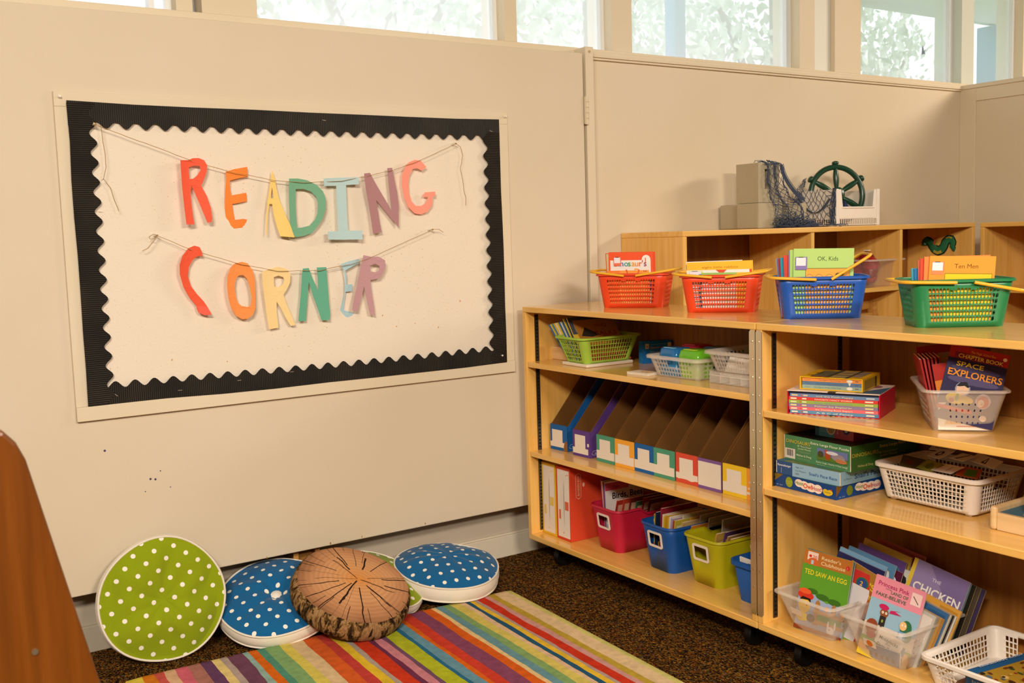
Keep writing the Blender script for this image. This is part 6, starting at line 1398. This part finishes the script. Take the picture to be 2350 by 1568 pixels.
# contents of the openings
t = thing('storage_tub', 'clear lidded tub of red toys in the middle cubby', 'tub', M=T(3.835, 2.965, .9305, 0))
mb = MB(); loop = basket_parts(mb, .185, .21, .225, .25, .115, .02, clearmat('tub_plastic', 'd8c8c0', .12)); obj('tub_body', mb, t, solid=.0015, merge=True, smooth=30)
mb = MB(); rim_strip(mb, loop, CLR, .012, .006); mb.box(-.112, .112, -.125, .125, .112, .1135, CLR); obj('tub_rim', mb, t)
R_ = random.Random(2)
for i in range(9):
    mb = MB(); c = R_.choice(['a81c24', 'b8242c', '8a1820', 'c03038'])
    r_ = R_.uniform(.030, .042); mb.lathe([(.0001, -r_), (r_ * .7, -r_ * .7), (r_, 0), (r_ * .7, r_ * .7), (.0001, r_)], pm(c, .3), 14)
    x, y, z = R_.uniform(-.055, .055), R_.uniform(-.06, .06), .04 + .025 * (i % 3)
    if i == 8: x, y, z = -.01, -.02, .118
    tag(obj('toy', mb, M=T(3.835 + x, 2.965 + y, .9305 + z, 0) @ RX(R_.uniform(0, 3)), smooth=60), 'shiny red toy piece %s' % ('on top of the lid of the clear tub' if i == 8 else 'inside the clear tub in the middle cubby'), 'toy', None if i == 8 else 'red toys in the clear tub')
mb = MB(); mb.box(-.008, .008, -.012, .012, 0, .004, pm('ece4dc', .4)); tag(obj('tag_label', mb, M=T(3.822, 2.94, .9305 + .152)), 'small white tag on the red toy above the clear tub', 'tag')
# green serpent shaped patch on the back panel
t = thing('serpent_patch', 'green and gold embroidered serpent patch inside the right cubby opening', 'patch', (4.397, 2.975, 1.09), rad(-90))
def blob(P, r, m, name, y=0, fn=None):
    mb = MB(); mb.tube([(p[0] * .8, y, p[1] * .82) for p in P], r, m, 12, rad_fn=fn)
    mb.v = [(a, y + (b_ - y) * .18, c) for a, b_, c in mb.v]; obj(name, mb, t, smooth=60)
DK, GN, GD = pm('1a2216', .9), pm('2a7048', .9), pm('b8a23c', .9)
body = [(-.100, .000), (-.098, .020), (-.080, .030), (-.062, .020), (-.048, -.002), (-.030, -.022), (-.008, -.032), (.014, -.026), (.030, -.006), (.040, .018), (.058, .034), (.078, .034), (.090, .016), (.086, -.006), (.094, -.022), (.104, -.026)]
sm = []
for i in range(len(body) - 1):
    for k in range(4): sm.append((lerp(body[i][0], body[i + 1][0], k / 4), lerp(body[i][1], body[i + 1][1], k / 4)))
th_ = lambda u: .75 + .45 * sin(pi * min(1, u * 1.1)) if u < .9 else .6
blob(sm, .0190, DK, 'patch_edge', 0, th_); blob(sm, .0145, GN, 'patch_body', -.003, th_)
blob([(-.034, -.032), (-.010, -.043), (.018, -.034)], .008, GD, 'patch_belly', -.005); blob([(-.036, .004), (-.026, .034), (-.012, .040)], .006, pm('c8703a', .9), 'patch_wing', -.004); blob([(-.022, .002), (-.012, .028)], .005, GD, 'patch_wing', -.004)
blob([(.046, .038), (.066, .046), (.084, .040)], .004, GD, 'patch_fin', -.005); blob([(-.094, .008), (-.092, .010)], .005, pm('d8d0c0', .8), 'patch_eye', -.006)
mb = MB(); mb.box(-.13, .13, -.03, .03, 0, .012, wood('x', 'b5803a', 'a06a28', 'c79550', .5, 'stud')); mb.box(.09, .115, -.035, -.005, -.03, .06, wood('x', 'b5803a', 'a06a28', 'c79550', .5, 'stud')); mb.prism([(-.13, 0), (.05, .05), (.12, .05), (.12, .02), (-.1, -.0)], .02, wood('x', 'b5803a', 'a06a28', 'c79550', .5, 'stud'), M=Matrix.Translation((0, -.01, .012)))
tag(obj('wooden_toy', mb, M=T(3.73, 2.94, .80, 0)), 'brown wooden toy in the dim lower part of the middle cubby', 'toy')
mb = MB(); mb.box(-.1, .1, -.09, .09, 0, .02, pm('241c18', .8)); mb.lathe([(.0001, .045), (.04, .04), (.06, .02), (.065, 0)], pm('2a211c', .8), 16, M=Matrix.Translation((0, 0, .02)))
tag(obj('dark_toy', mb, M=T(3.45, 3.02, .9305 + 0)), 'dark toy shape left of the clear tub in the middle cubby', 'toy')

# ================================================================ floor cushions
def cushion(label, M, base, r=.185, hh=.045, dome=.030, under=.03, seed=1, dimple=.02, button=True, band='e6dccb', wr=.004):
    t = thing('round_cushion', label, 'cushion', M=M, group='round polka dot cushions')
    dm = dotmat('polka_dot_fabric_' + base + str(seed), base, pitch=.0405, r=.0066)
    def fn(sign):
        def f(p, rr, a, z):
            q = Vector((p[0] * 9 + seed, p[1] * 9, 0)); e = rr / r
            wrk = noise.noise(q) * wr * 2 + .0035 * sin(a * 9 + seed + 3 * noise.noise(q)) * e * (1 - e) * 3
            rad_ = 1 + .012 * sin(a * 3 + seed) + .008 * sin(a * 5 + 2 * seed)
            return (p[0] * rad_, p[1] * rad_, p[2] + sign * wrk * (1 if e < .97 else 0))
        return f
    def prof(h0, d, sign):
        P = [(r * k / 22, h0 + sign * d * (1 - (k / 22) ** 2.6) - sign * dimple * math.exp(-(r * k / 22 / .035) ** 2)) for k in range(23)]
        P[0] = (.0001, P[0][1]); return P
    mb = MB(); mb.lathe(prof(hh, dome, 1), dm, 72, fn=fn(1)); mb.f = [f[::-1] if len(f) == 4 else f for f in mb.f]; obj('top_cover', mb, t, smooth=70)
    mb = MB(); mb.lathe(prof(0, under, -1), dm, 72, fn=fn(-1)); obj('bottom_cover', mb, t, smooth=70)
    bm_ = pm(band, .85, .1, bump=.3, bscale=500, sheen=.2)
    def fb(p, rr, a, z):
        rad_ = 1 + .012 * sin(a * 3 + seed) + .008 * sin(a * 5 + 2 * seed) + .010 * noise.noise(Vector((cos(a) * 4 + seed, sin(a) * 4, z * 20)))
        return (p[0] * rad_, p[1] * rad_, p[2])
    mb = MB(); mb.lathe([(r * .995, -.001), (r * 1.012, hh * .15), (r * 1.035, hh * .5), (r * 1.012, hh * .85), (r * .995, hh + .001)], bm_, 72, fn=fb); mb.f = [f for f in mb.f if len(f) == 4]; obj('side_band', mb, t, smooth=70)
    for z in (0, hh):
        mb = MB(); mb.tube([(r * (1 + .012 * sin(a * 3 + seed) + .008 * sin(a * 5 + 2 * seed)) * cos(a), r * (1 + .012 * sin(a * 3 + seed) + .008 * sin(a * 5 + 2 * seed)) * sin(a), z) for a in [2 * pi * k / 72 for k in range(72)]], .0032, bm_, 8, closed=True); obj('piping', mb, t, smooth=60)
    if button:
        mb = MB(); zt = hh + dome - dimple; mb.lathe([(.017, zt - .003), (.0195, zt + .003), (.014, zt + .008), (.0001, zt + .009)], pm('e9e1d2', .7), 20); obj('button', mb, t, smooth=60)
    return t
def orient(c, n, spin=0):
    n = Vector(n).normalized(); q = n.to_track_quat('Z', 'Y').to_matrix().to_4x4()
    return Matrix.Translation(c) @ q @ RZ(rad(spin))
cushion('large lime green polka dot cushion leaning upright against the cream panel', orient((.745, 3.034, .170), (-.10, -.97, .20), -12), '8fa012', r=.176, hh=.032, dome=.022, under=.012, seed=3, button=False, dimple=.012, wr=.012)
cushion('blue polka dot cushion with a white button, between the green and log cushions', orient((1.084, 3.010, .076), (-.15, -.34, .93), 62), '13639a', r=.178, hh=.040, dome=.030, under=.02, seed=5, dimple=.028)
cushion('blue polka dot cushion lying flat by the baseboard, nearest the bookshelf', orient((1.672, 2.985, .048), (.02, -.16, 1), 10), '13639a', r=.176, hh=.046, dome=.040, under=.032, seed=8, button=False, dimple=0)
cushion('lime green polka dot cushion mostly hidden behind the log cushion', orient((1.412, 3.000, .070), (.20, -.34, .92), 70), '8fa012', r=.160, hh=.030, dome=.022, under=.015, seed=11, button=False)

def woodend():
    m, nt, b = newmat('printed_log_end')
    tc = N(nt, 'ShaderNodeTexCoord'); sep = N(nt, 'ShaderNodeSeparateXYZ'); nt.links.new(tc.outputs['Object'], sep.inputs[0])
    X = math_(nt, 'SUBTRACT', sep.outputs[0], .012); Y = math_(nt, 'ADD', sep.outputs[1], -.012)
    rr = math_(nt, 'SQRT', math_(nt, 'ADD', math_(nt, 'MULTIPLY', X, X), math_(nt, 'MULTIPLY', Y, Y)))
    no = N(nt, 'ShaderNodeTexNoise'); no.inputs['Scale'].default_value = 9; no.inputs['Detail'].default_value = 4; nt.links.new(tc.outputs['Object'], no.inputs['Vector'])
    ang = math_(nt, 'ARCTAN2', Y, X)
    rn = math_(nt, 'ADD', rr, math_(nt, 'MULTIPLY', no.outputs['Fac'], .03))
    rings = math_(nt, 'ADD', math_(nt, 'MULTIPLY', math_(nt, 'SINE', math_(nt, 'MULTIPLY', rn, 420)), .5), .5)
    n2 = N(nt, 'ShaderNodeTexNoise'); n2.inputs['Scale'].default_value = 6; nt.links.new(tc.outputs['Object'], n2.inputs['Vector'])
    base = ramp(nt, [(0, 'd8904c'), (.25, 'd49a64'), (.55, 'cf9a6c'), (.8, 'b8845c'), (1, '8f6444')], math_(nt, 'ADD', math_(nt, 'DIVIDE', rr, .19), math_(nt, 'MULTIPLY', math_(nt, 'SUBTRACT', n2.outputs['Fac'], .5), .5)))
    mx = N(nt, 'ShaderNodeMix'); mx.data_type = 'RGBA'; mx.blend_type = 'MULTIPLY'
    nt.links.new(math_(nt, 'MULTIPLY', rings, math_(nt, 'MULTIPLY', n2.outputs['Fac'], .35)), mx.inputs['Factor']); nt.links.new(base.outputs['Color'], mx.inputs[6]); mx.inputs[7].default_value = lin('a87a58')
    prev = mx.outputs[2]
    # radial checks: 1D voronoi on angle, width fixed in metres
    for cnt, wdt, lo, hi, sd in ((17, .0012, .03, .22, 3.1), (30, .0008, .12, .22, 7.7), (7, .0016, .0, .15, 1.3)):
        n3 = N(nt, 'ShaderNodeTexNoise'); n3.inputs['Scale'].default_value = 14; n3.inputs['Detail'].default_value = 3; nt.links.new(tc.outputs['Object'], n3.inputs['Vector'])
        av = math_(nt, 'ADD', math_(nt, 'MULTIPLY', ang, cnt / (2 * pi)), math_(nt, 'ADD', math_(nt, 'MULTIPLY', n3.outputs['Fac'], .35), sd))
        vo = N(nt, 'ShaderNodeTexVoronoi'); vo.voronoi_dimensions = '1D'; vo.inputs['Scale'].default_value = 1; nt.links.new(av, vo.inputs['W'])
        dist = math_(nt, 'MULTIPLY', math_(nt, 'MULTIPLY', vo.outputs['Distance'], 2 * pi / cnt), rr)
        sc = N(nt, 'ShaderNodeSeparateColor'); nt.links.new(vo.outputs['Color'], sc.inputs[0])
        start = math_(nt, 'ADD', math_(nt, 'MULTIPLY', sc.outputs[0], .06), lo)
        end = math_(nt, 'SUBTRACT', hi, math_(nt, 'MULTIPLY', sc.outputs[1], .05))
        wv = math_(nt, 'ADD', math_(nt, 'MULTIPLY', sc.outputs[2], wdt * 1.3), wdt * .35)
        mk = math_(nt, 'MULTIPLY', math_(nt, 'LESS_THAN', dist, wv), math_(nt, 'MULTIPLY', math_(nt, 'GREATER_THAN', rr, start), math_(nt, 'LESS_THAN', rr, end)))
        m3 = N(nt, 'ShaderNodeMix'); m3.data_type = 'RGBA'; nt.links.new(mk, m3.inputs['Factor']); nt.links.new(prev, m3.inputs[6]); m3.inputs[7].default_value = lin('2a1a12')
        prev = m3.outputs[2]
    nt.links.new(prev, b.inputs['Base Color']); b.inputs['Roughness'].default_value = .8; b.inputs['Specular IOR Level'].default_value = .15
    return m
def bark():
    m, nt, b = newmat('printed_bark')
    no = N(nt, 'ShaderNodeTexNoise'); no.inputs['Scale'].default_value = 7; no.inputs['Detail'].default_value = 9; no.inputs['Roughness'].default_value = .68; no.inputs['Distortion'].default_value = .8
    nt.links.new(vmap(nt, (7, 7, 2.2)), no.inputs['Vector'])
    r = ramp(nt, [(.38, '120d08'), (.47, '3a2814'), (.52, '7a5a30'), (.57, 'a5825a'), (.62, '7a5634'), (.72, 'c89a74')], no.outputs['Fac'])
    nt.links.new(r.outputs['Color'], b.inputs['Base Color']); b.inputs['Roughness'].default_value = .85; b.inputs['Specular IOR Level'].default_value = .1
    bp = N(nt, 'ShaderNodeBump'); bp.inputs['Strength'].default_value = .5; bp.inputs['Distance'].default_value = .004; nt.links.new(no.outputs['Fac'], bp.inputs['Height']); nt.links.new(bp.outputs['Normal'], b.inputs['Normal'])
    return m
ML = orient((1.272, 2.850, .150), (.12, -.42, .90), -35)
t = thing('log_cushion', 'round cushion printed like a sawn log with bark sides', 'cushion', M=ML)
r, hh = .177, .078
def wob(p, rr, a, z):
    k = 1 + .012 * noise.noise(Vector((cos(a) * 6, sin(a) * 6, z * 30))) + .01 * sin(a * 4)
    return (p[0] * k, p[1] * k, p[2])
mb = MB(); mb.lathe([(.0001, .010)] + [(r * .985 * k / 16, .010 * (1 - (k / 16) ** 2)) for k in range(1, 17)], woodend(), 72, fn=wob); mb.f = [f[::-1] for f in mb.f]; obj('wood_face', mb, t, smooth=70)
mb = MB(); mb.lathe([(.0001, -hh - .01), (r * .6, -hh - .006), (r * .96, -hh + .002), (r * 1.03, -hh * .8), (r * 1.055, -hh * .5), (r * 1.035, -hh * .18), (r * .985, 0)], bark(), 72, fn=wob); obj('bark_side', mb, t, smooth=70)

# ================================================================ wooden piece at the lower left
t = thing('wooden_end_panel', 'brown varnished wooden furniture end with a sloping edge, blurred in the lower left', 'furniture', (0, 1.22, 0))
BW = wood('z', '62330a', '562c07', '6e3d0e', .3, 'varnish')
pts = [(-.55, 0), (.40, 0), (.224, .704), (.194, .84), (.1665, .965), (.158, .985), (.147, .998), (.130, 1.006), (-.55, 1.03)]
mb = MB(); mb.prism(pts, .024, BW); obj('side_panel', mb, t, bevel=.004)
mb = MB(); mb.box(-.5, .1, .024, .3, .62, .64, BW); mb.box(-.5, .2, .024, .3, .3, .32, BW); obj('shelf', mb, t)
mb = MB(); mb.tube([(.160, -.0015, .750), (.160, .002, .750)], .0035, pm('b8b09a', .25, metal=.9), 16); obj('screw', mb, t)
